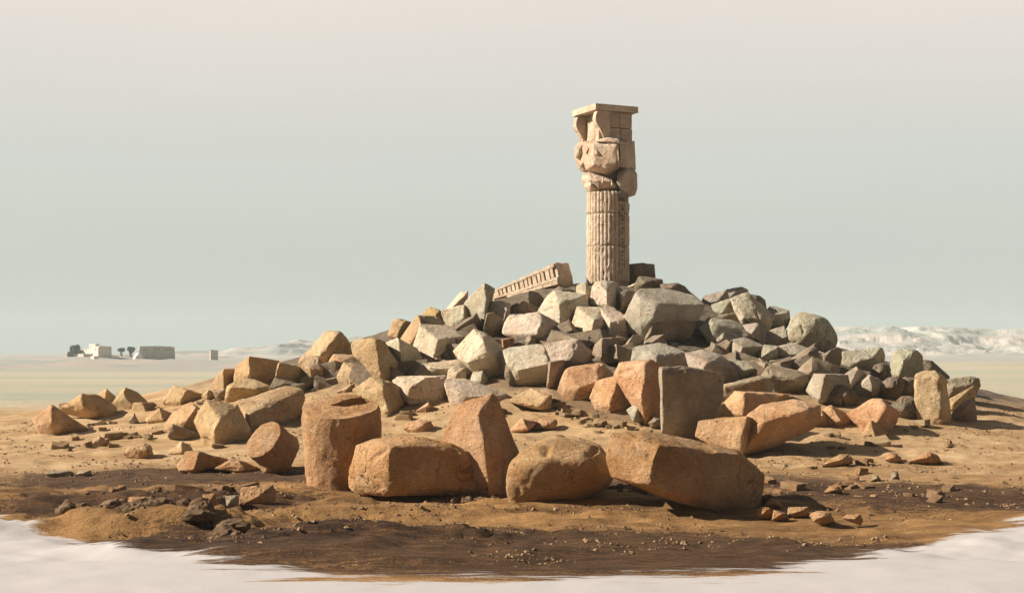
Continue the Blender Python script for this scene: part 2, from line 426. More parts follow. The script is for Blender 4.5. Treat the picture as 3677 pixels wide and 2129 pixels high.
r('c', 'drk', SB, 'dark upright stone under the left end of the carved frieze', [(1318,752),(1400,742,40),(1535,850,160),(1490,920,150),(1450,1005,100),(1390,1040,40),(1285,1020),(1290,905,-30)], [(1325,770,-40)])
r('c', 'pale', SB, 'pale rough stone with a soft pink face below the left end of the frieze', [(1340,735,60),(1392,608,60),(1500,597,50),(1600,635,60),(1592,765,40),(1535,880,20),(1430,800,40)], [(1560,700,-50),(1520,840,-40)])
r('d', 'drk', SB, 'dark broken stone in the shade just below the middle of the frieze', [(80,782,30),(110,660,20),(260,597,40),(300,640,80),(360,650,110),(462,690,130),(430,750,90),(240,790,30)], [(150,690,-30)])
r('d', 'brn', SB, 'small brown stone wedged under the lower edge of the frieze', [(328,477,-20),(440,503,60),(508,580,110),(480,665,80),(360,660),(325,590,-30)], dD=.2)
r('d', 'pale', SB, 'pale angular stone with a bright thin top, below the right end of the frieze', [(442,742,120),(510,597,120),(630,476,120),(745,528,60),(1000,530,130),(1035,670,120),(900,720,60),(850,900,20),(700,930,-60),(560,810,40)], [(695,640,-110),(697,880,-120)])
r('d', 'pale', SB, 'small pale stone standing just left of the column foot', [(895,520,40),(903,414,50),(1010,376,50),(1077,500,60),(1062,600,60),(1030,690,30),(930,660,20)], [(1010,520,-40),(1020,640,-40)])
r('d', 'pale', SB, 'pale hollowed block directly below the column', [(1060,628,60),(1090,440,50),(1130,378,40),(1260,363,60),(1368,385,120),(1448,490,180),(1485,640,190),(1410,760,120),(1300,740,-20),(1185,690,20)], [(1255,488,-110),(1258,640,-130),(1165,400,-30)])
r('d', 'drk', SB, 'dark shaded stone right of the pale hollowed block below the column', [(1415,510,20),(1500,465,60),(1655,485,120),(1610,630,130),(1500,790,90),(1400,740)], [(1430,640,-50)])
r('d', 'pink', SM, 'small pinkish broken stone on top of the twin cube blocks', [(1035,690,20),(1068,620,30),(1140,612,40),(1195,672,30),(1172,720),(1080,720)], [(1100,650,-30)])
r('d', 'pale', SB, 'left one of the twin cube blocks, its top and left face in the sun', [(842,897,150),(903,676,150),(1190,686,190),(1285,825,60),(1260,1040,40),(1045,1070,-100),(925,975,30)], [(1102,833,-140),(1055,1050,-150)])
r('d', 'pink', SB, 'right one of the twin cube blocks, reddish brown in front', [(1190,700,100),(1270,662,150),(1350,690,160),(1482,788,90),(1525,940,90),(1482,1040,40),(1262,1042,-20),(1275,830,-10)], [(1295,848,-60),(1430,852,-40),(1275,1030,-60)])
r('d', 'brn', SB, 'square dark cube carrying the twin blocks', [(1085,1235,60),(1110,1130,60),(1195,1042,-60),(1452,1038,120),(1455,1282,120),(1190,1282,-80)], [(1197,1052,-130),(1192,1272,-140)])
r('d', 'brn', SB, 'six sided dark stone right of the square dark cube', [(1450,1190,-20),(1485,1110,-20),(1570,1008),(1640,1006,50),(1702,1060,90),(1680,1140,90),(1565,1290,50),(1455,1290,-10)], [(1500,1130,-50)])
r('C', 'pale', SB, 'huge pale fallen beam, its left half up to the open crack', [(152,292,110),(200,262,150),(522,222,150),(582,380,60),(580,595,70),(400,600,60),(280,575,60),(262,470,-10),(178,402,20)], [(288,466,-60),(575,405,-90)])
r('C', 'pale', SB, 'pale fallen beam right of the open crack, running under the dark cube', [(527,222,150),(700,197,170),(842,176,180),(985,298,180),(975,410,130),(760,450,50),(590,392,-10)], [(725,380,-50),(760,372,-50)], dD=.35)
r('C', 'brn', SB, 'dark broken end of the pale beam below the open crack', [(575,390,-20),(720,373,20),(695,520,60),(655,608,60),(558,600)], [(590,396,-50),(570,580,-60)], dD=-.2)
r('C', 'grey', SM, 'small blue grey stone lying against the left face of the twin blocks', [(748,184,20),(787,102,30),(830,82,30),(875,110,30),(945,184,20),(850,200)], [(850,140,-40)], dD=.3)
r('d', 'brn', BO, 'round dark cobble under the big cream stone', [(282,1085),(300,1030,10),(355,1007,20),(412,1050,20),(405,1125),(300,1150)], [(345,1070,-50)])
r('d', 'org', SM, 'small reddish cube in the dark gap left of the pale beam', [(5,1055),(148,1040,60),(148,1155,60),(15,1185)], [(20,1065,-30),(25,1160,-30)])
r('d', 'pale', SB, 'big cream stone with a broad lit face above the pale beam', [(25,988,90),(60,838,120),(120,770,140),(442,740,100),(702,884,170),(712,935,170),(660,1075,130),(400,1090,10),(280,1078,20)], [(480,872,-100),(425,990,-120)])
# ------------------------------------------------------------------ right of the column
r('e', 'grey', SB, 'largest block of the heap, grey with a bright left edge, right of the column', [(160,790,110),(288,520,60),(345,470,130),(640,466,300),(950,548,330),(1068,645,200),(1002,832,150),(700,930,60),(390,1045),(212,938,80)], [(530,652,-120),(478,805,-120),(322,560,-40),(330,900,-60)], rough=.45, dens=24)
r('e', 'brn', SL, 'long dark slab lying under the largest grey block', [(455,870,-30),(478,806,-20),(740,796,60),(1002,832,130),(905,1030,110),(392,1050,-60)], [(470,850,-90),(420,1030,-100)], dD=-.3)
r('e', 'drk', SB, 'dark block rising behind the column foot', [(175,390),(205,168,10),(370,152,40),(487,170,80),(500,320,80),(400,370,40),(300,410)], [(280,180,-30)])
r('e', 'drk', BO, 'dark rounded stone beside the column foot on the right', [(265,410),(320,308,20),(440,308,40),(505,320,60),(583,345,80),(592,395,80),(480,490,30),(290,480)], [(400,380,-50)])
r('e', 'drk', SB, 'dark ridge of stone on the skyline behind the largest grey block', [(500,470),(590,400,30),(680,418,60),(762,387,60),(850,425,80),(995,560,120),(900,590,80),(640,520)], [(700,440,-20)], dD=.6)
r('e', 'pale', SM, 'small pale pebble like stone at the right foot of the column', [(180,425),(230,395,10),(282,380,20),(275,445,20),(200,455)], [(240,420,-20)])
r('e', 'grey', SB, 'grey block at the left of the right hand summit', [(1068,610,30),(1080,543,40),(1200,500,60),(1350,466,80),(1378,565,60),(1255,625),(1090,640)], [(1250,600,-30)], dD=.2)
r('e', 'grey', SB, 'small grey block on the very top of the right hand summit', [(1343,466,20),(1530,430,40),(1602,463,60),(1614,515,50),(1480,560),(1390,572)], [(1400,555,-25)], dD=.2)
r('e', 'grey', SB, 'grey square faced block with a small hole below the right hand summit', [(1178,645,50),(1250,608,60),(1412,565,60),(1468,725,30),(1300,770,-10),(1200,712,20)], [(1300,740,-30)])
r('e', 'grey', SL, 'broad grey slab sloping down from the right hand summit', [(1412,580,100),(1612,512,140),(1662,620,120),(1905,770,110),(1825,860,30),(1840,965,20),(1700,885,-20),(1542,870,-40),(1458,725,20)], [(1550,800,-70),(1760,830,-50)])
r('e', 'drk', SB, 'dark stone on the skyline at the right shoulder of the summit', [(1612,520,40),(1752,543,60),(1812,590,90),(1835,715,90),(1750,730,40),(1640,640,10)], [(1700,620,-30)], dD=.3)
r('f', 'grey', SB, 'grey topped stone with a dark underside left of the great round boulder', [(520,772,30),(558,605,60),(610,543,90),(845,603,90),(862,750,90),(800,820,60),(545,880,20)], [(555,735,-40),(650,660,-50),(830,640,-10)])
r('e', 'drk', SB, 'dark stone in the gap under the broad grey slab', [(1240,780),(1380,745,20),(1525,735,60),(1545,840,60),(1400,850)], [(1300,800,-30)], dD=.4)
r('e', 'grey', SL, 'long grey slab with a shaded left end in the middle of the right slope', [(1050,925,90),(1162,798,100),(1440,836,170),(1548,930,140),(1705,1025,110),(1560,1110,20),(1400,1080),(1188,1115,10)], [(1195,870,-10),(1192,1095,-60)])
r('f', 'grey', SB, 'grey stone split by a sharp edge, left of the small tilted grey block', [(232,835,60),(262,790,70),(440,768,60),(545,875,90),(500,910,100),(530,1060,60),(355,930,30)], [(438,795,-30),(362,905,-60)])
r('e', 'grey', SB, 'grey cornered block with a pale left face and dark front, mid right slope', [(1400,1265,60),(1415,1075,60),(1560,1035,170),(1810,1138,110),(1757,1300,90),(1480,1300,-70)], [(1548,1152,-100),(1495,1288,-110)])
r('e', 'grey', SM, 'small greenish stone under the long grey slab', [(1190,1115),(1250,1040),(1320,983,10),(1415,1060,30),(1300,1150)], [(1310,1040,-30)])
r('e', 'drk', SM, 'dark wedge left of the grey cornered block', [(1305,1200),(1415,1068),(1412,1275,40),(1330,1270)], [(1350,1180,-30)])
r('f', 'grey', SB, 'small tilted grey block just left of the great round boulder', [(492,900,40),(640,850,60),(782,806,60),(835,942,60),(822,1045,60),(640,1085),(530,1050)], [(535,1017,-40),(828,945,-30)])
r('f', 'grey', BO, 'great round grey boulder at the right end of the skyline', [(840,950,40),(860,770,40),(900,690,40),(1000,630,60),(1085,626,60),(1200,660,60),(1330,700,60),(1370,770,60),(1378,830,60),(1472,910,90),(1478,990,90),(1440,1065,60),(1250,1090),(1050,1085),(900,1035,20)], [(1000,760,-90),(1180,760,-100),(1050,960,-110),(1250,950,-90)], rough=1.2, dens=26, soft=150)
r('f', 'grey', SB, 'dark fronted grey stone in the row below the round boulder, left of the long one', [(470,1190,20),(530,1055,60),(700,1072,60),(712,1295,60),(600,1325,10),(480,1295,10)], [(600,1140,-40),(690,1100,-10),(490,1210,-40)])
r('f', 'grey', SB, 'long grey stone lying below the great round boulder', [(695,1085,10),(880,1027,90),(1080,1075,110),(1315,1160,120),(1328,1260,90),(1285,1360,60),(1100,1350),(715,1315,10)], [(742,1188,-50),(1060,1172,-60),(1150,1228,-40)])
r('f', 'brn', SB, 'upright brown stone at the right end of the row below the round boulder', [(1300,1180,-20),(1400,1120),(1492,1088,40),(1532,1110,60),(1538,1230,60),(1475,1420,40),(1295,1390,-30)], [(1330,1200,-50)])
r('e', 'grey', SB, 'grey block with a lit left end and dark front below the largest grey block', [(232,1320,60),(258,1170,80),(320,1138,120),(560,1103,200),(700,1133,200),(885,1220,130),(905,1400,120),(640,1400,10),(515,1355,-60),(300,1345,20)], [(532,1250,-80),(516,1340,-90)])
r('E', 'grey', SB, 'grey green block with a slanting top behind the tall dark panel', [(550,302,100),(720,277,170),(890,330,150),(1032,460,100),(1035,550,100),(905,590,40),(700,490,-60),(598,460,20)], [(757,394,-70),(707,468,-90)])
r('E', 'grey', SB, 'low grey stone between the slanting block and the rounded dark log', [(965,370,50),(1150,388,90),(1242,430,90),(1232,510,70),(1040,560),(1020,460)], [(1040,480,-40),(1200,450,-20)])
r('E', 'brn', BO, 'rounded dark stone like a log in the shade of the right slope', [(1265,510),(1330,420,40),(1480,426,70),(1600,458,80),(1702,500,90),(1692,600,70),(1640,655,40),(1400,655),(1275,560)], [(1340,520,-60),(1580,560,-50)], soft=20)
r('E', 'brn', SB, 'dark low block with a thin lit top right of the tall panel', [(890,750,10),(905,600,30),(1060,543,80),(1240,522,110),(1335,550,120),(1368,610,120),(1350,690,80),(1200,700,20),(1000,720,-20)], [(922,618,-30),(1250,552,-10)])
r('E', 'brn', SL, 'tall dark square panel standing on edge, its top edge lit', [(310,445,-60),(540,438,60),(908,510,230),(897,735,220),(780,930,160),(670,1090,90),(520,1050),(335,985,-110),(322,700,-110)], [(330,462,-130),(340,960,-150)], thick=160)
r('C', 'org', SB, 'big orange stone with a dark rough side, left of the tall dark panel', [(1188,520,80),(1245,403,100),(1470,383,40),(1530,370,60),(1608,420,110),(1638,520,120),(1645,925,100),(1500,950,20),(1388,795,-30),(1298,640,40)], [(1476,402,-90),(1478,520,-120),(1440,762,-130)], mat='orange')
r('C', 'org', SB, 'orange stone with a shaded left corner below the dark cube', [(662,665,60),(715,490,60),(748,446,70),(960,408,80),(1062,403,60),(1188,520,140),(1040,600,60),(1000,740,20),(900,750),(780,740,20)], [(745,470,-10),(852,640,-70),(1055,415,-50),(1032,570,-90)], mat='orange')
r('C', 'org', SB, 'orange broken stone with a dark right side, in front of the shaded corner stone', [(960,730,40),(1022,570,60),(1207,518,30),(1312,690,120),(1315,845,110),(1150,860,-60),(1020,800)], [(1222,542,-50),(1150,805,-110)], mat='orange')
r('C', 'grey', SM, 'small greenish pyramid leaning on the foot of the big orange stone', [(1305,840,20),(1422,752,20),(1505,905,60),(1485,950,50),(1368,925,-30)], [(1425,765,-30),(1375,910,-50)])
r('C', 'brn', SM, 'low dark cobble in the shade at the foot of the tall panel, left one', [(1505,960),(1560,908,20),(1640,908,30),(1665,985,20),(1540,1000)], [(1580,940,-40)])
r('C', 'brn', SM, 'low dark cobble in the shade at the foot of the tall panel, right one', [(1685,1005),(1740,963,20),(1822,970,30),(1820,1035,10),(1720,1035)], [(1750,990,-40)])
r('E', 'org', SB, 'orange stone with a pointed lit left face, behind the two long orange stones', [(765,925,60),(890,757,90),(1010,658,90),(1117,645,50),(1340,678,200),(1545,690,290),(1480,750,260),(1330,790,170),(1180,900,40),(1080,915,-30)], [(1112,657,-70),(1092,885,-110)], mat='orange')
r('E', 'org', SB, 'orange block crossed by slanting cracks, its end dark', [(655,1085,70),(685,948,90),(860,897,110),(1132,885,60),(1248,940,90),(1205,1070,60),(1090,1250,-30),(1070,1225,-60),(800,1165,10)], [(1132,895,-70),(1086,1060,-110),(1072,1210,-110)], mat='orange')
r('E', 'org', SB, 'long orange ridge of stone stretching right from the cracked orange block', [(1140,890,60),(1260,793,130),(1600,732,230),(1800,800,200),(1805,955,190),(1720,1025,160),(1400,1140,80),(1105,1245,20),(1200,1060)], [(1285,955,-70),(1575,870,-40),(1700,838,20)], mat='orange')
r('I', 'org', SM, 'small orange stone at the right tip of the long orange ridge', [(715,120,20),(800,75,40),(882,50,60),(938,130,60),(938,200,40),(800,218)], [(785,150,-30),(895,105,-20)], mat='orange')
r('I', 'org', SB, 'orange stone split into a lit and a brown half, right of the long ridge tip', [(883,62,30),(965,10,40),(1097,78,90),(1148,145,100),(1132,195,80),(1040,195,-10),(928,185)], [(972,22,-20),(1056,150,-50)], mat='orange')
r('g', 'org', SB, 'lone orange stone with a brown right face, left of the standing pillar stone', [(130,1170,60),(250,1088,80),(400,1012,100),(502,1015,80),(578,1078,60),(694,1155,120),(658,1290,100),(560,1375,40),(330,1345,-10)], [(565,1095,-50),(530,1170,-80),(435,1290,-100)], mat='orange')
r('g', 'sand', SM, 'small sharp pyramid in front of the lone orange stone', [(270,1432,30),(330,1330,30),(386,1232,20),(580,1388,60),(440,1432)], [(390,1250,-20),(432,1420,-50)])
r('g', 'och', SB, 'standing pillar stone with a rounded top at the far right', [(858,870,40),(865,790,40),(880,742,50),(960,712,60),(1090,709,60),(1172,760,60),(1208,810,80),(1243,1010,90),(1258,1200,80),(1165,1250,-40),(908,1258,20),(884,1000,30)], [(1132,790,-30),(1150,1010,-60),(1165,1235,-60)], rough=.8)
r('g', 'grey', BO, 'rounded grey stone with a dividing edge behind the pillar stone', [(582,700,40),(610,560,40),(640,488,40),(760,467,40),(872,472,60),(942,540,90),(958,700,90),(860,760,40),(740,800),(640,800,10)], [(850,500,-10),(740,620,-60),(690,760,-60)], soft=14)
r('g', 'drk', SL, 'dark slope of stone descending behind the pillar stone', [(945,580),(1060,598,30),(1200,708,60),(1243,765,60),(1215,820,30),(1100,810),(950,740)], [(1050,660,-30)])
r('g', 'brn', SB, 'jagged brown stone on the right skyline past the pillar stone', [(1200,800),(1390,818,30),(1450,772,40),(1480,765,40),(1572,788,60),(1575,870,60),(1525,970,30),(1300,1020),(1225,1020)], [(1300,880,-40),(1480,860,-30)], rough=1.5)
r('g', 'och', SL, 'tan sloping slab right of the pillar stone', [(1235,1110,20),(1245,1010,20),(1400,920,60),(1505,868,80),(1530,990,60),(1360,1090),(1265,1125)], [(1300,1050,-20)])
r('g', 'brn', SM, 'rough dark stone at the right foot of the pillar stone', [(1255,1190),(1340,1090,10),(1420,1038,20),(1512,985,30),(1540,1210,30),(1440,1262),(1270,1220)], [(1430,1100,-40)], rough=2)
r('g', 'grey', SB, 'grey block with a dark right end below the right end of the skyline', [(55,500,40),(300,442,60),(508,440,110),(538,545,120),(512,655,80),(300,690),(110,690)], [(250,600,-50),(410,560,-40)])
r('g', 'grey', SM, 'small grey stone with a black right side above the grey diamond', [(95,745,20),(225,657,30),(335,742,70),(255,840,50),(152,900)], [(245,680,-20),(165,850,-40)])
r('g', 'grey', SB, 'grey diamond shaped stone with a dark right side in the right hollow', [(140,960,40),(200,900,50),(366,747,40),(480,790,80),(565,850,100),(400,985),(250,980)], [(370,760,-20),(405,880,-50),(385,965,-50)])
r('S', 'grey', SB, 'light grey stone with a lit left face at the edge of the right hollow', [(2895,1402,20),(2922,1343,20),(2962,1335,20),(3042,1347,60),(3055,1400,50),(3040,1436,30),(2945,1446)], [(2964,1342,-25),(2942,1435,-30)])
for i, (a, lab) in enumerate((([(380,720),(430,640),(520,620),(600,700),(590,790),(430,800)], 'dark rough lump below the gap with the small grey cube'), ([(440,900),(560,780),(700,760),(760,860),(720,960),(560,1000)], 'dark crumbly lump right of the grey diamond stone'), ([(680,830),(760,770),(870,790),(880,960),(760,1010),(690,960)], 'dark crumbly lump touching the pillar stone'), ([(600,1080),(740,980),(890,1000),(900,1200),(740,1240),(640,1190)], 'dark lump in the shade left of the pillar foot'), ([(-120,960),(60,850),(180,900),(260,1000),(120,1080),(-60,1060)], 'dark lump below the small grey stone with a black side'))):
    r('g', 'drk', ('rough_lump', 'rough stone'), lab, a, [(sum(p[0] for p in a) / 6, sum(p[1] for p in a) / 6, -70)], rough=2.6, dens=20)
r('g', 'grey', SM, 'tiny grey cube perched in the dark gap on the right skyline', [(408,648),(455,640,10),(503,640,20),(500,705,20),(455,715)], [(450,650,-20)])
# ------------------------------------------------------------------ left wing of the heap
r('A', 'och', SB, 'leftmost ochre block of the stacked group, rounded at its left', [(168,710,40),(200,645,60),(262,577,30),(380,588,110),(382,700,100),(300,800,10),(178,785,30)], [(268,582,-50),(266,778,-60)])
r('A', 'och', SB, 'big ochre cube with a grained front on top of the stacked group', [(368,695,90),(378,563,100),(503,457,60),(788,511,190),(758,670,170),(700,745,130),(440,695,10)], [(507,465,-60),(510,630,-110)])
r('A', 'och', SB, 'tan block resting against the right side of the big ochre cube', [(752,675,-50),(785,522,-40),(1072,588,140),(1068,745,130),(900,735)], [(790,530,-60)], dens=16)
r('A', 'drk', SB, 'dark stone added as the shaded underside of the tan resting block', [(695,775),(750,665,10),(880,685,30),(1045,740,60),(1012,800,50),(830,770)], [(860,720,-30)])  # the tan block's shaded underside, put in as a separate dark stone
r('A', 'och', SL, 'ochre slab with a lit top beneath the big ochre cube', [(285,860,10),(300,748,30),(420,676,130),(550,680,150),(696,743,110),(692,800,80),(590,820,-20),(400,880)], [(325,752,-50),(585,768,-60)])
r('A', 'brn', SM, 'dark footing stone under the leftmost ochre block', [(165,800),(290,772,20),(310,855,20),(205,865)], [(230,810,-30)])
r('A', 'och', SB, 'long ochre beam with a flat lit top leading toward the foreground drum', [(385,890,100),(620,798,200),(860,742,310),(1006,783,270),(1020,870,250),(930,1020,180),(700,1095,60),(520,1165,-100),(428,1090,0),(398,1000,60)], [(500,1012,-120),(516,1150,-140)])
r('A', 'sand', SB, 'sandy orange block half sunk at the left of the long ochre beam', [(-5,1070,60),(30,1000,80),(110,877,110),(392,922,200),(432,1085,160),(520,1160,160),(350,1255,60),(190,1295,-60),(60,1190)], [(235,1065,-60),(180,1150,-90),(190,1160,-90)])
r('A', 'och', SB, 'peaked ochre block highest of the left wing, with a cracked brown right face', [(970,510,90),(1100,375,100),(1225,235,100),(1352,238,60),(1392,268,80),(1520,465,130),(1300,580,20),(1215,610,-50),(1100,560,10)], [(1338,258,-30),(1160,470,-100),(1215,585,-70)])
r('A', 'och', SB, 'grey tan stone with a shaded lower half under the peaked ochre block', [(968,520,40),(1060,470,70),(1157,463,60),(1207,545,50),(1218,612,70),(1182,735,40),(1085,712,10),(1065,595,10)], [(1082,592,-50),(1190,605,-30)])
r('A', 'och', SB, 'light ochre stone with a rounded top right of the peaked block', [(1214,612,60),(1250,498,60),(1300,448,80),(1500,457,140),(1655,545,150),(1500,640,40),(1308,670,-20)], [(1365,515,-40),(1312,640,-60)])
r('A', 'och', SB, 'tan angular stone lying in front of the light ochre stone', [(1330,662,20),(1395,526,30),(1500,520,90),(1655,545,120),(1742,640,110),(1600,715,30),(1510,740,-30),(1425,735,-10)], [(1480,600,-50),(1520,700,-60)])
r('B', 'och', SB, 'tall ochre stone with a dark right side at the middle of the left wing', [(168,245,70),(195,192,80),(370,169,20),(472,208,60),(583,390,120),(590,505,120),(550,595,80),(438,545,-50),(328,425),(187,330,40)], [(386,185,-60),(412,400,-90),(438,520,-100)])
r('B', 'pale', SB, 'cream and grey stone right of the tall ochre stone', [(475,222,60),(597,166,30),(642,178,60),(782,270,120),(814,360,130),(802,450,100),(700,505,40),(600,475),(556,352,20)], [(603,176,-40),(620,290,-70),(627,395,-70)])
r('B', 'pale', SB, 'cubic pale block with a dark front and sunlit left face, upper left heap', [(748,258,60),(812,46,90),(1062,60,230),(1232,155,160),(1195,300,120),(1172,395,90),(915,400,-80),(838,400),(796,325,30)], [(968,186,-80),(918,388,-110)])
r('B', 'pink', SB, 'tilted whitish pink block with a stepped lit face, middle of the heap', [(1124,292,100),(1318,90,80),(1480,163,130),(1592,280,170),(1608,440,150),(1597,520,120),(1440,535,30),(1285,450,-20),(1168,365,40)], [(1396,194,-80),(1442,320,-120),(1250,395,-70)])
r('B', 'pink', SL, 'white topped slab below the tilted whitish pink block', [(750,515,20),(788,408,90),(1010,386,180),(1175,368,200),(1340,470,150),(1225,530,40),(1060,530),(900,520,-10)], [(880,436,-30),(1092,454,-40)])
r('B', 'pink', SB, 'whitish stone with a hollow dark front in the middle of the scene', [(549,572,60),(580,527,80),(760,510,150),(1040,518,170),(1065,600,150),(1085,765,100),(860,775,10),(688,750,-100),(616,665,20)], [(702,640,-110),(850,535,-20)], rough=1.5)
r('B', 'pink', SB, 'long whitish stone with a tan front right of the hollow dark fronted one', [(1040,605,10),(1065,543,60),(1200,538,120),(1450,613,170),(1608,685,130),(1604,765,100),(1500,795,10),(1180,815,-60),(1105,780,-10)], [(1167,690,-60),(1292,712,-70),(1500,728,-10)])
r('B', 'pink', SB, 'small whitish stone bridging the white slab and the long whitish stone', [(1055,560,30),(1068,470,40),(1110,437,60),(1222,448,80),(1234,512,70),(1218,570,40),(1120,590)], [(1150,500,-20)])
r('B', 'pale', BO, 'small pale pierced stone right of the white topped slab', [(1270,570,20),(1300,488,30),(1390,475,30),(1434,540,50),(1424,595,30),(1350,605)], [(1385,500,-20),(1370,570,-40)])
r('B', 'drk', SM, 'dark little pyramid at the left foot of the pale beam', [(1595,530),(1605,428),(1662,388,10),(1705,460,40),(1725,600,40),(1640,590)], [(1660,420,-30)])
r('B', 'sand', SB, 'sandy stone with a dark rounded right side behind the drum', [(180,655,60),(270,592,70),(355,530,60),(462,553,60),(592,610,110),(668,730,120),(642,778,90),(512,872,-60),(398,872),(328,690,20)], [(456,620,-50),(490,740,-80),(508,858,-90)])
r('B', 'sand', SM, 'small sandy wedge just left of the sandy stone behind the drum', [(25,668,10),(110,620,20),(187,582,20),(196,655,20),(100,680)], [(120,640,-20)])
r('C', 'sand', SL, 'flat sandy orange stone lying on the lit ground of the middle', [(175,758,40),(290,688,90),(400,637,130),(440,642,130),(598,703,60),(588,838,30),(480,812,-30)], [(490,797,-50),(575,712,-10)])
# ------------------------------------------------------------------ the big foreground stones
def cyl(): pass
_el = []
for _k in range(22):
    _t = 2 * math.pi * _k / 22; _dx = 198 * math.cos(_t) * .68 + 112 * math.sin(_t) * .73; _dy = -198 * math.cos(_t) * .73 + 112 * math.sin(_t) * .68
    _el.append((_dx, _dy, -.50 * _dx - .42 * _dy))
_face = [(642 + x, 1248 + y, z) for x, y, z in _el]; _back = [(820 + x * .95, 1375 + y * .95, z + 190) for x, y, z in _el]
r('A', 'fg', ('column_drum', 'column drum'), 'small drum lying on its side, lit round end facing left, left of the big drum', _face + _back, mat='orange', rough=.55, dens=26, thick=30)
r('H', 'fg', SM, 'small orange boulder at the foot of the lying small drum', [(2325,905,20),(2390,840,20),(2472,806,20),(2505,850,40),(2505,950,30),(2380,970)], [(2470,850,-30)], mat='orange')
r('F', 'fg', SB, 'long dark foreground block with a lit orange left end, right of the big drum', [(708,1015,60),(765,840,90),(795,693,110),(970,626,160),(1460,630,100),(1890,702,130),(2037,790,130),(2048,1000,130),(2042,1130,120),(1600,1150,120),(1110,1145,-160),(838,1128,-20),(716,1065,40)], [(1110,705,-150),(1112,1125,-170),(1450,690,0)], mat='orange', rough=.9, dens=40, dD=-.6)
r('F', 'fg', SB, 'pointed foreground stone standing upright behind the long dark block', [(1590,780,120),(1650,653,130),(1798,303,120),(1970,228,110),(2150,180,60),(2192,223,70),(2282,430,110),(2353,690,150),(2414,780,190),(2312,930,150),(2288,1300,110),(2120,1245,-80),(1900,1150,0),(1620,1110,110)], [(2000,385,-60),(2062,660,-150),(2112,1110,-190)], mat='orange', rough=.55, thick=330, dens=40, dD=1.9)
r('G', 'fg', BO, 'rounded foreground boulder with a lit crown, between the pointed stone and the big block', [(158,710,60),(185,538,80),(260,428,130),(430,317,200),(560,268,240),(680,263,260),(860,308,240),(972,348,180),(1043,470,120),(1098,600,110),(1072,690,80),(960,740,60),(800,790,50),(640,790,60),(450,805,60),(220,860,70)], [(190,552,10),(480,462,-110),(835,480,-120),(900,560,-100)], mat='orange', rough=.9, dens=40, soft=420)
r('G', 'fg', SB, 'big foreground block at right with a mottled orange end and long dark side', [(1045,460,90),(1083,266,130),(1225,235,170),(1320,227,230),(1800,282,360),(2192,402,380),(2333,540,380),(2378,600,380),(2373,715,370),(2312,900,320),(1900,850,110),(1395,705,-150),(1250,672,-60),(1092,625,40)], [(1484,347,-120),(1432,480,-170),(1398,693,-180),(1780,378,50),(2150,432,240)], mat='orange', rough=.9, dens=40)
r('G', 'fg', SM, 'small orange pyramid in front of the big right foreground block', [(1625,730,30),(1740,670,40),(1832,628,30),(1908,765,70),(1840,815,20),(1700,780)], [(1834,645,-20),(1842,800,-40)], mat='orange', dD=-.3)
r('H', 'fg', SB, 'orange stone with a brown right flank, in the left foreground', [(1495,900,40),(1590,755,60),(1720,750,20),(1890,798,110),(2040,848,150),(1890,915,60),(1680,960,-40),(1525,945)], [(1723,764,-30),(1666,936,-70)], mat='orange')
r('H', 'fg', SM, 'low orange stone tapering right, beside the brown flanked one', [(1870,930,20),(1960,870,40),(2050,832,50),(2105,832,40),(2340,918,110),(2200,960,10),(2100,965)], [(2105,850,-10),(2185,945,-40)], mat='orange')
r('H', 'sand', BO, 'small sandy rock with a dark hollow on the left ground', [(960,780,30),(1005,703,40),(1080,687,40),(1165,677,40),(1235,698,60),(1265,760,60),(1230,810,30),(1105,825)], [(1080,720,-20),(1180,740,-40)], rough=2.2)
r('H', 'sand', SM, 'small sandy peak left above the brown flanked orange stone', [(1395,790,20),(1470,720,30),(1540,656,20),(1622,688,50),(1655,735,50),(1540,790)], [(1545,670,-20),(1550,760,-40)])
r('H', 'sand', SB, 'sharp sandy rock at the left skyline with a broad brown right face', [(330,315,60),(450,230,70),(545,162,40),(700,183,110),(840,270,150),(895,312,150),(800,400,60),(700,360,20),(555,345,-20)], [(542,175,-30),(536,270,-70),(566,325,-70)])
r('H', 'sand', SM, 'small sandy peak behind the sharp sandy rock of the left skyline', [(675,200,30),(790,127,10),(885,208,60),(875,280,50),(800,280)], [(792,140,-20),(775,230,-40)], dD=.6)
r('H', 'sand', SB, 'sandy rock with a rounded brown back on the left skyline', [(855,265,40),(900,190,60),(942,138,60),(980,112,40),(1100,163,110),(1205,258,150),(1070,310,20),(960,310)], [(962,160,-30),(985,225,-60),(1055,295,-60)])
r('H', 'och', BO, 'grey tan cobble leaning on the sharp sandy rock of the left skyline', [(610,315,20),(660,277,30),(785,318,60),(805,385,50),(740,405),(645,350)], [(700,320,-30)])
r('H', 'sand', SB, 'leftmost sandy pyramid with a dark slope on its right', [(50,440,60),(160,333,70),(240,285,30),(330,350,80),(460,460,130),(600,525,150),(400,565,60),(240,555,-30),(95,500,20)], [(238,300,-30),(233,465,-80)])
r('H', 'sand', SB, 'sandy block with a slanting lit face on the skyline right of the rounded back rock', [(1355,250,50),(1415,160,70),(1470,85,70),(1592,132,10),(1760,185,110),(1720,230,80),(1530,275,-40)], [(1592,142,-20),(1530,255,-50)])
r('H', 'sand', SM, 'small sandy wedge at the left foot of the stacked group', [(1745,200,20),(1808,137,20),(1850,150,40),(1885,210,50),(1800,230)], [(1815,150,-20)])
r('H', 'sand', SM, 'sandy stone half buried with a small dark triangle of shade, left slope', [(1180,425,40),(1250,365,60),(1320,312,30),(1445,373,90),(1362,450,-20),(1200,455)], [(1324,322,-30),(1360,435,-50)])
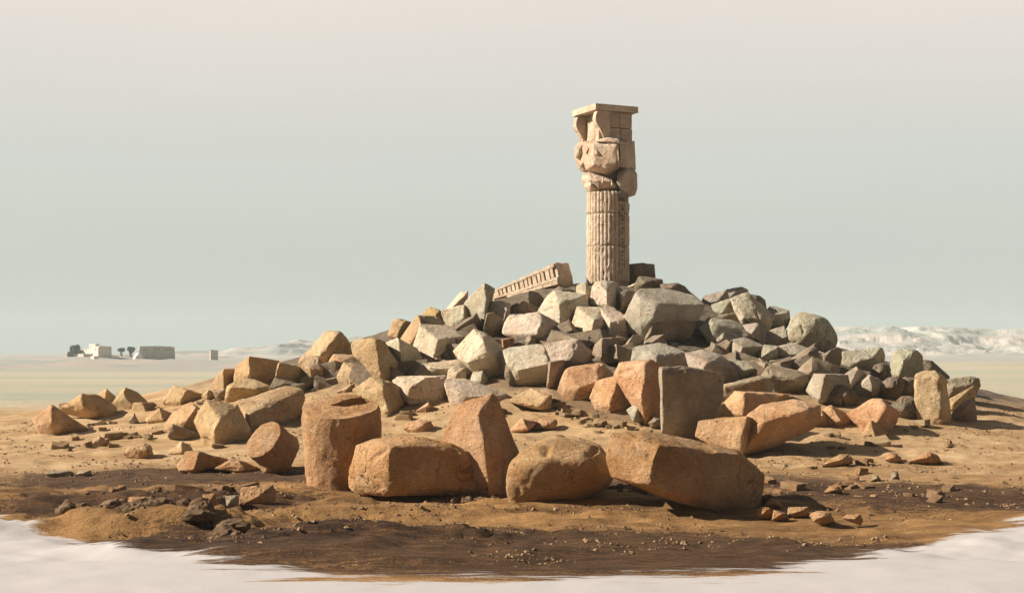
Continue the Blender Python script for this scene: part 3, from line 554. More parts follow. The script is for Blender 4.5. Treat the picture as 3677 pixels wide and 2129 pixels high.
r('H', 'sand', SB, 'broad sandy stone with a lit slope and dark right edge, left slope', [(1370,490,50),(1460,368,90),(1640,262,110),(1702,305,70),(1712,415,80),(1675,530,50),(1560,575,-20),(1415,540,10)], [(1690,318,-10),(1600,440,-70)])
r('H', 'brn', SM, 'dark little pyramid below the broad sandy stone of the left slope', [(1410,600),(1450,476,10),(1585,548,60),(1748,595,90),(1560,612)], [(1455,490,-20)])
r('H', 'brn', SM, 'tiny dark spike of stone on the left sand', [(1015,455,10),(1068,366,10),(1110,450,30),(1060,465)], [(1065,400,-20)])
r('H', 'brn', SM, 'flat dark ledge stone in the left foreground shade', [(170,985,10),(190,957,20),(290,960,30),(440,948,40),(465,985,40),(380,1010)], [(300,975,-20)])
r('H', 'brn', SM, 'dark ledge stone right of the flat one in the left foreground', [(480,985,10),(530,950,20),(635,945,40),(642,985,40),(560,1010)], [(560,970,-20)])
r('H', 'sand', SM, 'largest stone of the rubble line across the left sand', [(632,695,10),(665,625,20),(722,602,20),(770,630,40),(803,670,40),(735,700)], [(725,620,-20)])
r('B', 'org', SM, 'small orange hump lying on the lit sand between drum and pointed stone', [(650,1020,20),(680,955,40),(790,930,50),(895,938,60),(938,1015,60),(850,1050),(740,1045)], [(830,980,-30)], mat='orange')
r('B', 'org', SM, 'low orange triangle stone above the hump on the lit sand', [(765,850,10),(880,765,20),(965,840,40),(880,858)], [(880,790,-20)])
r('C', 'org', SM, 'small pink pyramid on the lit sand right of the pointed stone', [(210,1035,30),(315,915,30),(385,945,60),(470,950,80),(378,1030)], [(332,925,-10),(375,1015,-40)])
r('C', 'org', SM, 'small orange stone right of the pink pyramid on the lit sand', [(410,1015,20),(495,920,40),(640,925,60),(655,965,50),(630,1005),(500,1010)], [(600,950,-20)])
I_ = [([(295,970),(335,928),(420,938),(435,1030),(310,1030)], 'rounded brown clod at the right foot of the big foreground block'), ([(365,915),(430,848),(500,868),(535,945),(480,965)], 'upper brown clod behind the rounded one at the right foot of the big block'), ([(435,1045),(450,955),(560,988),(585,1045)], 'brown clod right beside the rounded clod'), ([(575,1000),(585,935),(760,930),(775,1005),(680,1020)], 'flat brown stone in the row of the right foreground'), ([(775,1005),(840,962),(960,978),(1003,1060),(900,1090),(800,1060)], 'bright topped brown stone in the row of the right foreground'), ([(1065,1035),(1110,998),(1230,992),(1255,1050),(1240,1090)], 'last brown stone at the right end of the foreground row'), ([(895,800),(960,740),(1040,745),(1080,810),(980,820)], 'small brown rock behind the flat stone of the right foreground'), ([(1095,870),(1180,825),(1270,835),(1285,890),(1160,900)], 'left one of two small rocks on the brown right foreground'), ([(1290,870),(1330,820),(1388,815),(1395,870),(1330,885)], 'right one of two small rocks on the brown right foreground'), ([(1508,690),(1518,605),(1568,605),(1592,690),(1550,697)], 'small dark upright stub of stone on the right ground'), ([(1328,695),(1350,645),(1385,640),(1428,695),(1380,705)], 'small dark rock left of the upright stub'), ([(870,555),(950,500),(1050,455),(1140,458),(1175,545),(1060,565)], 'low brown mound of stone on the right ground near the big block'), ([(1450,510),(1500,438),(1560,448),(1625,525),(1540,530)], 'orange lump with a dark right side on the right ground'), ([(1640,525),(1750,465),(1860,428),(1930,460),(1985,535),(1850,545)], 'long lump with a brown right side at the far right ground')]
for a, lab in I_:
    cx, cy = sum(p[0] for p in a) / len(a), min(p[1] for p in a) * .55 + max(p[1] for p in a) * .45
    a = [(x, y, 35 if y < cy else (30 if x > cx else 8)) for x, y in a]
    r('I', 'fg' if 'dark' not in lab or 'right side' in lab else 'brn', SM, lab, a, [(cx + 12, cy, -22)], mat='orange', rough=1.8)
for a, lab, cc_ in (([(1745,1340),(1762,1190,25),(1880,1178,35),(1908,1300,20),(1870,1345)], 'square topped brown ledge stone low in the left foreground', 'fg'), ([(1975,1340),(1988,1205,25),(2105,1195,35),(2135,1330,10)], 'dark upright ledge stone between two brown ledge stones of the left foreground', 'brn'), ([(2125,1300),(2148,1118,40),(2462,1092,60),(2495,1180,60),(2475,1280,20),(2300,1312)], 'widest flat brown ledge stone below the big drum', 'fg'), ([(695,1305),(800,1243,20),(972,1228,30),(992,1290,10),(860,1312)], 'low dark ledge at the left end of the foreground ledges', 'clod'), ([(1000,1300),(1018,1212,20),(1100,1222,30),(1215,1212,30),(1192,1308)], 'pale sided ledge stone right of the low dark ledge', 'fg'), ([(1295,1318),(1450,1266,30),(1745,1288,40),(1705,1348),(1450,1358)], 'long flat dark ledge left of the square topped ledge stone', 'clod')):
    cx, cy = sum(p[0] for p in a) / len(a), sum(p[1] for p in a) / len(a)
    r('H', cc_, ('ledge_stone', 'ledge stone'), lab, a, [(cx - 20, cy - 5, -30)], mat='orange', rough=1.4)
# ------------------------------------------------------------------ the standing column
CD = 43.0
MPP = CD / FPX
def kp(reg, x, y, z=0):
    ox, oy, s = REG[reg]; return at(ox + x * s, oy + y * s, CD + z * s * MPP)
axis = at(2183, 1003, CD)
col = empty('standing_column', at(2183, 1003, CD))
tag(col, 'tall fluted stone column with a broken square capital, standing alone on top of the heap', 'column')
SR = 157 / 2 * MPP * .985
def shaft(z0, z1, seed, name, foot=False, notch=False):
    """one drum of the shaft: a ring of flutes, worn and chipped"""
    bm = bmesh.new(); n = 272; rows = max(4, int((z1 - z0) / .035)); V = []
    for j in range(rows + 1):
        t = j / rows; z = z0 + (z1 - z0) * t; ring = []
        for i in range(n):
            a = 2 * math.pi * i / n
            fl = abs(math.sin(a * 17)) ** .45
            p = Vector((math.cos(a), math.sin(a), 0))
            wear = noise.fractal(Vector((p.x * 2, p.y * 2, z * 1.6 + seed)), 1, 2, 4)
            dep = .036 * (1 - fl) * (1.0 if wear > -.35 else .35)
            rad = SR - dep + .012 * noise.noise(Vector((p.x * 6, p.y * 6, z * 6 + seed)))
            e = min(t, 1 - t) * (z1 - z0)
            rad -= .022 * max(0, 1 - e / .035)
            if e < .07: rad -= .035 * max(0, noise.noise(Vector((p.x * 5, p.y * 5, seed * 3 + round(t) * 9)))) ** 1.0
            if wear < -.55: rad -= .05 * (-.55 - wear) / .3
            if foot:
                h = z - z0; lim = .24 + .12 * noise.noise(Vector((a * 1.5, seed, 0)))
                if h < lim: rad = SR * (1.0 - .055 * min(1, h / lim)) + .05 * noise.fractal(Vector((p.x * 4, p.y * 4, z * 7)), 1, 2, 4) - .02
            if notch:
                q = sstep(.50, .62, t) * max(0, min(1, (p.x - .35) * 2.5))
                rad -= .20 * float(q) * (.8 + .4 * noise.noise(Vector((z * 5, a * 3, 1))))
            ring.append(bm.verts.new((p.x * rad, p.y * rad, z)))
        V.append(ring)
    for j in range(rows):
        for i in range(n):
            bm.faces.new((V[j][i], V[j][(i + 1) % n], V[j + 1][(i + 1) % n], V[j + 1][i]))
    bm.faces.new(V[0][::-1]); bm.faces.new(V[-1])
    return from_bm(bm, name, M['fine'], col, (0, 0, 0), 40, COL['pink'])
h = lambda sy: (1003 - sy) * MPP
shaft(-.35, h(886) - .008, 3.1, 'fluted_drum', foot=True)
shaft(h(886) + .008, h(772) - .008, 8.4, 'fluted_drum')
shaft(h(772) + .008, h(694), 14.2, 'fluted_drum', notch=True)
core = bmesh.new(); bmesh.ops.create_cone(core, cap_ends=True, segments=48, radius1=SR * .955, radius2=SR * .955, depth=h(700))
for v in core.verts: v.co.z += h(700) / 2
from_bm(core, 'joint_bedding', M['stone'], col, (0, 0, 0), 30, COL['drk'])
# carved column of signs on the right of the shaft, shade of the cuts put in as colour
bm = bmesh.new(); rs = random.Random(5)
def sign(bm, a, z, w, hh):
    rad = SR - .004
    for q in ((0, 0),):
        c = Vector((math.sin(a) * rad, -math.cos(a) * rad, z)); tx = Vector((math.cos(a), math.sin(a), 0)); nz = Vector((math.sin(a), -math.cos(a), 0))
        vs = [bm.verts.new(c + tx * (sx * w / 2) + Vector((0, 0, sz * hh / 2)) + nz * (sn * .008)) for sn in (-1, 1) for sx, sz in ((-1, -1), (1, -1), (1, 1), (-1, 1))]
        for f in ((0, 1, 2, 3), (4, 5, 6, 7), (0, 1, 5, 4), (1, 2, 6, 5), (2, 3, 7, 6), (3, 0, 4, 7)): bm.faces.new([vs[i] for i in f])
a0 = math.asin(.60)
z = .42
while z < h(715):
    k = rs.random()
    if k < .3: sign(bm, a0, z, .13, .022); sign(bm, a0 - .06, z - .05, .02, .06); sign(bm, a0 + .06, z - .05, .02, .06); z += .05
    elif k < .55: sign(bm, a0 - .06, z, .025, .10); sign(bm, a0 + .02, z + .02, .022, .07); sign(bm, a0 + .08, z - .01, .022, .11)
    elif k < .8: sign(bm, a0, z, .11, .022); sign(bm, a0, z + .05, .06, .022)
    else: sign(bm, a0 - .03, z, .05, .05); sign(bm, a0 + .06, z, .025, .10)
    z += .13
for s_ in (-.14, .14):
    zz = .4
    while zz < h(712): sign(bm, a0 + s_, zz, .014, .16); zz += .18
from_bm(bm, 'carved_signs', plain('carved_sign_shade', (.20, .12, .07), .2), col, (0, 0, 0))
def chunk(name, colr, outline, ridge, **k):
    O = dict(D=CD, sink=False, parent=col, mat='fine'); O.update(k)
    return rock('k', colr, name, '', '', outline, ridge, **O)
chunk('broken_neck', 'pink', [(512,1192,60),(528,1112,60),(600,1072,60),(830,1120,60),(965,1195,60),(990,1312,60),(965,1352,60),(740,1352,20),(605,1350,60),(545,1292,90)], [(720,1195,-190),(752,1322,-130),(885,1215,-170),(600,1190,-140),(960,1300,-110)], thick=260, rough=.8, dens=20)
chunk('broken_neck', 'pale', [(945,1200,40),(980,1050,40),(1090,1028,60),(1197,1065,120),(1232,1120,160),(1232,1300,160),(1202,1390,140),(1062,1425,60),(1000,1335,-10)], [(1098,1078,-100),(1000,1312,-140),(960,1210,-120)], thick=260, rough=.7, dens=20)
chunk('broken_neck', 'drk', [(580,1040,60),(900,1000,0),(1180,1040,120),(1180,1330,120),(900,1350,0),(620,1330,60)], [(880,1200,-60)], thick=260)
for a_ in ([(670, 1215, -60), (785, 1150, -60), (872, 1215, -60), (760, 1335, -60)], [(845, 1225, -60), (890, 1172, -60), (988, 1300, -60), (865, 1335, -60)], [(545, 1205, 40), (640, 1190, -20), (735, 1330, -40), (612, 1352, 20), (548, 1290, 60)]):
    cx_, cy_ = sum(p[0] for p in a_) / len(a_), sum(p[1] for p in a_) / len(a_)
    chunk('neck_shard', 'pink', a_, [(cx_ + 10, cy_ - 15, -215)], thick=90, rough=.6, dens=18)
chunk('carved_head', 'pink', [(426,762,160),(478,690,140),(700,668,60),(880,643,60),(1000,690,-40),(1012,1012,-40),(830,1155,60),(600,1080,70),(528,1098,140),(474,1042,160),(418,902,180)], [(968,728,-210),(962,1005,-200),(660,722,-150),(660,1000,-180),(800,1040,-190)], thick=300, rough=1.0, dens=26)
chunk('carved_head', 'pale', [(985,690,-60),(1196,690,190),(1213,1052,200),(1180,1072,180),(1100,1042,80),(1000,1022,-60)], [(1005,700,-120),(1010,1010,-120)], thick=260, rough=.7, dens=18)
chunk('brow_band', 'pink', [(690,690,-140),(760,652,-130),(860,632,-120),(985,655,-90),(1120,720,60),(1190,752,140),(985,722,-170),(840,694,-180)], [(840,680,-190),(985,700,-190)], thick=120, rough=.5, dens=24)
chunk('side_lappet', 'pink', [(965,728,-200),(985,740,-190),(1018,880,-180),(1012,1015,-180),(978,1000,-190),(972,880,-200)], [(990,880,-225)], thick=60, rough=.4)
for a, b_ in (([(430,765),(500,740),(520,860),(470,915),(424,905)], 0), ([(465,965),(560,920),(545,1010),(482,1045)], 1), ([(655,800),(700,790),(775,850),(740,890),(680,870)], 2), ([(560,760),(640,715),(620,800),(560,850)], 3)):
    zz = (60, 30, -160, -60)[b_]
    chunk('worn_feature', 'pink', [(x, y, zz) for x, y in a], [(sum(p[0] for p in a) / len(a), sum(p[1] for p in a) / len(a), zz - 28)], thick=60, rough=1.2)
# square top slab and the hollow-sided block below it
PH = R(25.8); ex = Vector((math.cos(PH), math.sin(PH), 0)); ey = Vector((-math.sin(PH), math.cos(PH), 0))
near = kp('k', 690, 225, -150); side = 644 * .27412 * MPP
def oriented(bm, o, a, b, c):
    vs = [bm.verts.new(o + a * i + b * j + c * k) for k in (0, 1) for j in (0, 1) for i in (0, 1)]
    for f in ((0, 2, 3, 1), (4, 5, 7, 6), (0, 1, 5, 4), (1, 3, 7, 5), (3, 2, 6, 7), (2, 0, 4, 6)): bm.faces.new([vs[i] for i in f])
up = Vector((0, 0, 1)); U = .27412 * MPP
bm = bmesh.new(); o0 = near - col.location
oriented(bm, o0 - up * (42 * U), ex * side, ey * side, up * (80 * U))
worn(bm, 1.5, 301, .25, 34)
from_bm(bm, 'top_slab', M['fine'], col, (0, 0, 0), 38, COL['pink'])
bm = bmesh.new()
ins = .06
bo = o0 - up * (455 * U) + ex * (ins + .30) + ey * (ins + .20)
Ls, Ld = side - ins * 2 - .37, side - ins * 2 - .40
vs = []
for t in range(9):
    q = t / 8; inset = .02 + .07 * (1 - q) ** 2
    z = up * (410 * U * q)
    vs.append([bm.verts.new(bo + ex * (inset if 0 else .0) + ex * i + ey * j + z) for i, j in ((0, 0), (Ls - .10 * (1 - q), 0), (Ls - .10 * (1 - q), Ld), (0, Ld))])
for t in range(8):
    for i in range(4): bm.faces.new((vs[t][i], vs[t][(i + 1) % 4], vs[t + 1][(i + 1) % 4], vs[t + 1][i]))
bm.faces.new(vs[0][::-1]); bm.faces.new(vs[-1])
worn(bm, 1.4, 302, .35, 26)
from_bm(bm, 'shrine_block', M['fine'], col, (0, 0, 0), 38, COL['pale'])
# front face blocks of the shrine, set proud with joints between them
for u0, u1, v0, v1 in ((.00, .21, .00, .46), (.00, .20, .475, .99), (.225, .62, .00, .48), (.215, .60, .495, .99), (.635, .97, .0, .47), (.615, .96, .49, .99)):
    bm = bmesh.new()
    oriented(bm, o0 + ex * (ins + .10 + u0 * (side - .28)) + ey * (ins + .045) - up * ((450 - v0 * 405) * U), ex * ((u1 - u0) * (side - .28)), ey * .20, up * ((v1 - v0) * 405 * U))
    worn(bm, .7, 310 + int(u0 * 50 + v0 * 9), .45, 18)
    from_bm(bm, 'facing_block', M['fine'], col, (0, 0, 0), 38, COL['pale'])
def volute(yo):
    """S-shaped scroll that edges the left face of the shrine"""
    bm = bmesh.new(); prof = []
    for i in range(41):
        t = i / 40; z = -(42 + 8 + t * 410) * U
        off = (.02 - .07 * math.sin(min(1, t / .55) * math.pi) * (1 if t < .55 else 0)) + .235 * float(sstep(.30, 1.0, t))
        prof.append((off, z))
    th, dp = .06, .20
    rings = []
    for off, z in prof:
        c = o0 + ex * (ins + off) + ey * yo + up * z
        rings.append([bm.verts.new(c + ex * a + ey * b) for a, b in ((0, 0), (.44 - off, 0), (.44 - off, dp), (0, dp))])
    for a, b in zip(rings, rings[1:]):
        for i in range(4): bm.faces.new((a[i], a[(i + 1) % 4], b[(i + 1) % 4], b[i]))
    bm.faces.new(rings[0]); bm.faces.new(rings[-1][::-1])
    from_bm(bm, 'side_scroll', M['fine'], col, (0, 0, 0), 35, COL['pink'])
volute(.02); volute(side - .24)
bm = bmesh.new(); bmesh.ops.create_uvsphere(bm, u_segments=32, v_segments=20, radius=1)
for v in bm.verts:
    p = v.co.copy(); v.co = o0 + ex * (ins + .26 + p.x * .12) + ey * (side * .5 + p.y * .27) + up * ((-345 + p.z * 195) * U)
from_bm(bm, 'leaf_shaped_panel', M['fine'], col, (0, 0, 0), 60, COL['pink'])

# ------------------------------------------------------------------ carved frieze block
fr = empty('frieze_block', (0, 0, 0))
tag(fr, 'tilted pale cornice block carved with a row of upright slots, left of the column', 'frieze block')
fD = 42.6; fm = fD / FPX * .30155
def fpt(x, y, z): return at(1800 + x * .30155, 900 + y * .30155, fD + z * fm)
qa, qb, qc, qd = fpt(-135, 490, 800), fpt(640, 140, -60), fpt(690, 402, -60), fpt(-110, 612, 800)
fr.location = qd
nin = ((qb - qa).cross(qd - qa)).normalized()
if nin.y < 0: nin = -nin
def fb(u, v, w): return (qd * (1 - u) + qc * u) * (1 - v) + (qa * (1 - u) + qb * u) * v + nin * w - qd
def fbox(bm, u0, u1, v0, v1, w0, w1, n=1):
    vs = [bm.verts.new(fb(u, v, w)) for w in (w0, w1) for u, v in ((u0, v0), (u1, v0), (u1, v1), (u0, v1))]
    for f in ((0, 1, 2, 3), (4, 7, 6, 5), (0, 4, 5, 1), (1, 5, 6, 2), (2, 6, 7, 3), (3, 7, 4, 0)): bm.faces.new([vs[i] for i in f])
bm = bmesh.new()
e1, e2, e3 = fpt(800, 145, 190) - qd, fpt(830, 280, 190) - qd, fpt(905, 515, 230) - qd
P = [fb(0, 0, .035), fb(1, 0, .035), fb(1, 1, .035), fb(0, 1, .035), e1, e2, e3, fb(0, .1, .7), fb(0, .9, .7), fb(.7, .9, .9), fpt(705, 136, 60) - qd, fpt(700, 440, 40) - qd]
for p in P: bm.verts.new(p)
bmesh.ops.convex_hull(bm, input=bm.verts[:])
bmesh.ops.delete(bm, geom=[v for v in bm.verts if not v.link_faces], context='VERTS')
worn(bm, 2.2, 401, .5, 30)
from_bm(bm, 'block_body', M['stone'], fr, (0, 0, 0), 38, COL['pink'])
bm = bmesh.new(); fbox(bm, .10, .985, .83, .985, -.035, .10); worn(bm, 2.0, 402, .3, 40)
from_bm(bm, 'upper_band', M['fine'], fr, (0, 0, 0), 38, COL['pink'])
bm = bmesh.new(); fbox(bm, .02, 1.0, .21, .35, -.035, .10); worn(bm, 2.0, 403, .25, 40)
from_bm(bm, 'lower_moulding', M['fine'], fr, (0, 0, 0), 38, COL['pink'])
bm = bmesh.new(); fbox(bm, .25, 1.0, .02, .185, -.06, .10); worn(bm, 2.0, 404, .3, 40)
from_bm(bm, 'lower_moulding', M['fine'], fr, (0, 0, 0), 38, COL['pink'])
u = .075; i = 0
while u < .955:
    w = .038 if i % 3 else .052
    bm = bmesh.new(); fbox(bm, u, u + w, .36, .79, -.018, .10)
    fbox(bm, u - .004, u + w + .005, .79, .835, -.024, .10)
    from_bm(bm, 'carved_upright', M['fine'], fr, (0, 0, 0), None, COL['pink'])
    u += w + (.019 if i % 3 != 2 else .026); i += 1
r('d', 'drk', SM, 'dark wedge added for the shade under the right end of the carved frieze', [(585,485,30),(690,425,40),(870,470,80),(905,520,70),(750,515),(640,495)], [(720,470,-20)], dD=.2)  # shadow under the frieze, put in as a dark stone

# ------------------------------------------------------------------ the big foreground drum
dd = hit(1225, 1761); dmp = dd / FPX
drum = empty('column_drum', at(1225, 1761, dd) + Vector((0, .62, 0)))
tag(drum, 'huge upright orange brown column drum with a notched top in the left foreground', 'column drum')
bm = bmesh.new(); DR = 286 / 2 * dmp * .985; DH = 312 * dmp; n = 150
def dsurf(p, a, z): return .018 * noise.fractal(Vector((p.x * 2.5, p.y * 2.5, z * 2.2)), 1, 2, 4) + .010 * noise.noise(Vector((p.x * 9, p.y * 9, z * 9)))
rows = 44; V = []
for j in range(rows + 1):
    t = j / rows; z = -.25 + (DH + .25) * t; ring = []
    for i in range(n):
        a = 2 * math.pi * i / n; p = Vector((math.cos(a), math.sin(a), 0))
        rad = DR * (1 + .02 * math.sin(t * 3)) + dsurf(p, a, z)
        cz = .56 + .02 * noise.noise(Vector((a * 2, 3, 1)))
        rad -= .016 * math.exp(-((t - cz) / .008) ** 2) * max(0, min(1, .6 + 1.5 * noise.noise(Vector((a * 2.2, 8, 1)))))
        rad -= .05 * float(sstep(.93, 1.0, t)) * (.4 + max(0, noise.noise(Vector((a * 2.5, 0, 5)))))
        ring.append(bm.verts.new((p.x * rad, p.y * rad, z)))
    V.append(ring)
for j in range(rows):
    for i in range(n): bm.faces.new((V[j][i], V[j][(i + 1) % n], V[j + 1][(i + 1) % n], V[j + 1][i]))
bm.faces.new(V[0][::-1])
prev = V[-1]
TR = 46
def notch(x, y):
    """long wedge-shaped hollow running from near the middle to the rim on the right"""
    x, y = x / DR, y / DR
    cy = .22 + .30 * (x + .05)
    w = float(np.interp(x, [-.30, .05, .45, 1.0], [.0, .26, .36, .34]))
    if x < -.3 or w <= 0: return 0
    q = (y - cy) / w
    if abs(q) > 1: return 0
    s = float(sstep(0, .10, 1 - q)) * float(sstep(0, 1.3, q + 1))
    return .20 * s * float(sstep(-.3, .15, x))
for k in range(1, TR):
    f = 1 - k / TR; ring = []
    for i in range(n):
        c = V[-1][i].co
        x, y = c.x * f, c.y * f
        z = DH + .02 * noise.fractal(Vector((x * 3, y * 3, 2)), 1, 2, 4) * min(1, k / 4) - notch(x, y)
        ring.append(bm.verts.new((x, y, z)))
    for i in range(n): bm.faces.new((prev[i], prev[(i + 1) % n], ring[(i + 1) % n], ring[i]))
    prev = ring
for i in range(n):
    pass
for v in V[-1]: v.co.z -= notch(v.co.x * .99, v.co.y * .99)
bm.faces.new(prev)
bo_ = from_bm(bm, 'drum_body', M['orange'], drum, (0, 0, 0), 42, COL['fg'])
drum.rotation_euler = (R(16), R(-3.2), R(6))
bm = bmesh.new(); bmesh.ops.create_icosphere(bm, subdivisions=3, radius=.055)
for v in bm.verts: v.co *= 1 + .25 * noise.noise(v.co * 20)
from_bm(bm, 'lifting_boss', M['orange'], drum, (-.14, .12, DH - .07), 60, COL['fg'])

# ------------------------------------------------------------------ ground sheet
def axis_pts(a, b, step, far, g):
    p = list(np.arange(a, b + 1e-6, step)); s = step; q = b; hi = []
    while q < far[1]: s *= g; q += s; hi.append(min(q, far[1]))
    s = step; q = a; lo = []
    while q > far[0]: s *= g; q -= s; lo.append(max(q, far[0]))
    return np.array(lo[::-1] + p + hi)
gx = axis_pts(-13.5, 13.5, .055, (-1150, 1150), 1.06)
gy = np.concatenate([axis_pts(13, 28, .075, (-80, 28), 1.06)[:-1], axis_pts(28, 50, .12, (28, 1400), 1.045)])
GX, GY = np.meshgrid(gx, gy)
GZ = terrain(GX, GY)
me = bpy.data.meshes.new('ground')
nx, ny = len(gx), len(gy)
idx = np.arange(nx * ny).reshape(ny, nx)
me.from_pydata(np.stack([GX.ravel(), GY.ravel(), GZ.ravel()], 1).tolist(), [], np.stack([idx[:-1, :-1].ravel(), idx[:-1, 1:].ravel(), idx[1:, 1:].ravel(), idx[1:, :-1].ravel()], 1).tolist())
for p in me.polygons: p.use_smooth = True
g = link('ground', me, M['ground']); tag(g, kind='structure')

# ------------------------------------------------------------------ far hills
def hills_mat():
    m, nt, b = new_mat('far_hill_rock'); N = NT(nt)
    geo = N.n('ShaderNodeNewGeometry'); P_ = geo.outputs['Position']
    f = N.noise(N.mapv(P_, (.012, .012, .12)), 1, 5, .6)
    c = N.mix(N.ramp(f, [(.42, 0.), (.58, 1.)]), (.30, .30, .265), (.52, .43, .365))
    nt.links.new(c, b.inputs['Base Color']); return m
M['hills'] = hills_mat()
def hills(name, sil, y0, y1):
    s = np.array(sil, float); D0 = y0 + .62 * (y1 - y0)
    sx = (s[:, 0] - CX) / FPX * D0; sz = CZ - (s[:, 1] - HY) / FPX * D0
    xs = np.arange(sx[0] - 20, sx[-1] + 20, 2.6); ys = np.arange(y0, y1, 4.0)
    Xg, Yg = np.meshgrid(xs, ys)
    top = np.interp(Xg, sx, sz) + 2.4
    t = (Yg - y0) / (y1 - y0)
    g1 = fbm(Xg / 45, Yg / 60, 5, 41)
    front = sstep(.05, .75, t + .14 * g1)
    ter = (np.floor(front * 3) + sstep(.35, .85, front * 3 - np.floor(front * 3))) / 3
    z = top * (.55 * front + .45 * ter) * (1 + .10 * g1 * (1 - front)) - 2.5
    z = z + .8 * fbm(Xg / 22, Yg / 40, 4, 43) * sstep(0, .2, t) * (1 - .75 * front)
    z = np.where(t > .92, z * (1 - (t - .92) / .08) - 3 * (t - .92) / .08, z)
    me = bpy.data.meshes.new(name); ny, nx = Xg.shape; idx = np.arange(nx * ny).reshape(ny, nx)
    me.from_pydata(np.stack([Xg.ravel(), Yg.ravel(), z.ravel()], 1).tolist(), [], np.stack([idx[:-1, :-1].ravel(), idx[:-1, 1:].ravel(), idx[1:, 1:].ravel(), idx[1:, :-1].ravel()], 1).tolist())
    o = link(name, me, M['hills']); tag(o, kind='structure'); return o
hills('hills', [(520,1275),(600,1268),(665,1258),(740,1268),(790,1272),(840,1256),(900,1245),(940,1236),(1000,1238),(1060,1230),(1100,1216),(1200,1210),(1280,1207),(1400,1212),(1700,1215),(2000,1212),(2200,1228),(2450,1258)], 800, 1180)
hills('hills', [(1750,1258),(2000,1240),(2300,1222),(2700,1205),(2900,1190),(3000,1176),(3110,1166),(3160,1176),(3190,1188),(3240,1196),(3262,1174),(3300,1171),(3420,1174),(3560,1182),(3700,1178),(3900,1172),(4200,1180),(4500,1205),(4900,1258)], 900, 1350)

# ------------------------------------------------------------------ far town on its knoll
TD = 500.0; tm = TD / FPX * .27778
mud = plain('pale_mud_plaster', (.72, .59, .49), .08, .4); ruin = plain('brown_mud_brick', (.50, .44, .36), .15, .6)  # the mud plaster's own pale tone
white = plain('white_plaster', (.80, .77, .72), .05, .4); winm = plain('opening_shade', (.20, .17, .15), .1)  # openings are flat slabs, the shade inside put into their colour
def tp(x, y, dy=0): return at(100 + x * .27778, 1150 + y * .27778, TD) + Vector((0, dy, 0))
def prism(bm, plan, z0, z1, batter=0.0, ragged=0, seed=0):
    rs = random.Random(seed)
    cx = sum(p[0] for p in plan) / len(plan); cy = sum(p[1] for p in plan) / len(plan)
    pts = []
    for i in range(len(plan)):
        a, b = plan[i], plan[(i + 1) % len(plan)]
        k = max(1, int(math.hypot(b[0] - a[0], b[1] - a[1]) / .9)) if ragged else 1
        for j in range(k): pts.append((a[0] + (b[0] - a[0]) * j / k, a[1] + (b[1] - a[1]) * j / k))
    lo = [bm.verts.new((x, y, z0)) for x, y in pts]
    hi = [bm.verts.new((cx + (x - cx) * (1 - batter), cy + (y - cy) * (1 - batter), z1 - rs.random() * ragged)) for x, y in pts]
    n = len(pts)
    for i in range(n): bm.faces.new((lo[i], lo[(i + 1) % n], hi[(i + 1) % n], hi[i]))
    bm.faces.new(lo[::-1]); bm.faces.new(hi)
def house(name, label, cat, xl, xr, xe, yt, yb, mat, wins=(), dy=0, batter=0., ragged=.15, door=None):
    base = tp(xr, yb, dy); d1, d2 = max(2.0, (xr - xl) * tm * .8), max(2.0, (xe - xr) * tm * 1.1)
    o = empty(name, base); tag(o, label, cat, kind='thing')
    plan = [(0, 0), ((xe - xr) * tm, d2), ((xe - xr + xl - xr) * tm, d1 + d2), ((xl - xr) * tm, d1)]
    bm = bmesh.new(); H_ = (yb - yt) * tm
    prism(bm, plan, -3.0, H_, batter, ragged, int(xl)); from_bm(bm, 'wall', mat, o, (0, 0, 0), None)
    for wx, wy, ww, wh in wins:
        bm = bmesh.new(); z = (yb - wy) * tm
        if wx < xr:
            t = (xr - wx) * tm; dirv = Vector(((xl - xr) * tm, d1, 0)); s = t / ((xr - xl) * tm)
        else:
            t = (wx - xr) * tm; dirv = Vector(((xe - xr) * tm, d2, 0)); s = t / ((xe - xr) * tm)
        sc = 1 - batter * z / H_
        c = dirv * s; du = dirv.normalized(); nrm = Vector((du.y, -du.x, 0)) if du.x > 0 else Vector((-du.y, du.x, 0))
        ctr = Vector((plan[0][0] + plan[2][0], plan[0][1] + plan[2][1], 0)) / 2
        c = ctr + (c - ctr) * sc
        oriented(bm, c - du * (ww * tm / 2) + Vector((0, 0, z - wh * tm / 2)) + nrm * .04 * (1 if nrm.y < 0 else -1) , du * (ww * tm), nrm * (.10 * (-1 if nrm.y < 0 else 1)), Vector((0, 0, wh * tm)))
        from_bm(bm, 'window' if wh < 40 else 'doorway', winm, o, (0, 0, 0), None)
    return o
house('mud_house', 'low pale mud house at the left of the far town, beside the big bluish tree', 'house', 682, 790, 830, 368, 440, mud, ((740, 385, 20, 18),))
house('mud_house', 'tallest pale mud house of the far town with two windows', 'house', 798, 905, 935, 303, 440, mud, ((828, 348, 14, 20), (882, 350, 14, 20)), dy=-3)
house('mud_house', 'mud house of the far town with a pale front and broad brown right wall', 'house', 925, 1015, 1148, 330, 545, mud, ((972, 375, 16, 24),), dy=-10, batter=.04, ragged=.5)
house('mud_house', 'small pale house in front of the brown right wall in the far town', 'house', 1030, 1092, 1130, 455, 552, mud, ((1052, 485, 14, 22),), dy=-22)
house('mud_wall', 'sloping terrace wall below the pale houses of the far town', 'wall', 690, 800, 985, 430, 545, ruin, ((710, 500, 16, 60), (795, 515, 18, 50)), dy=-8, batter=.12)
house('mud_wall', 'low wall between the town houses and the big ruin', 'wall', 1100, 1150, 1400, 448, 545, mud, (), dy=4, ragged=.3)
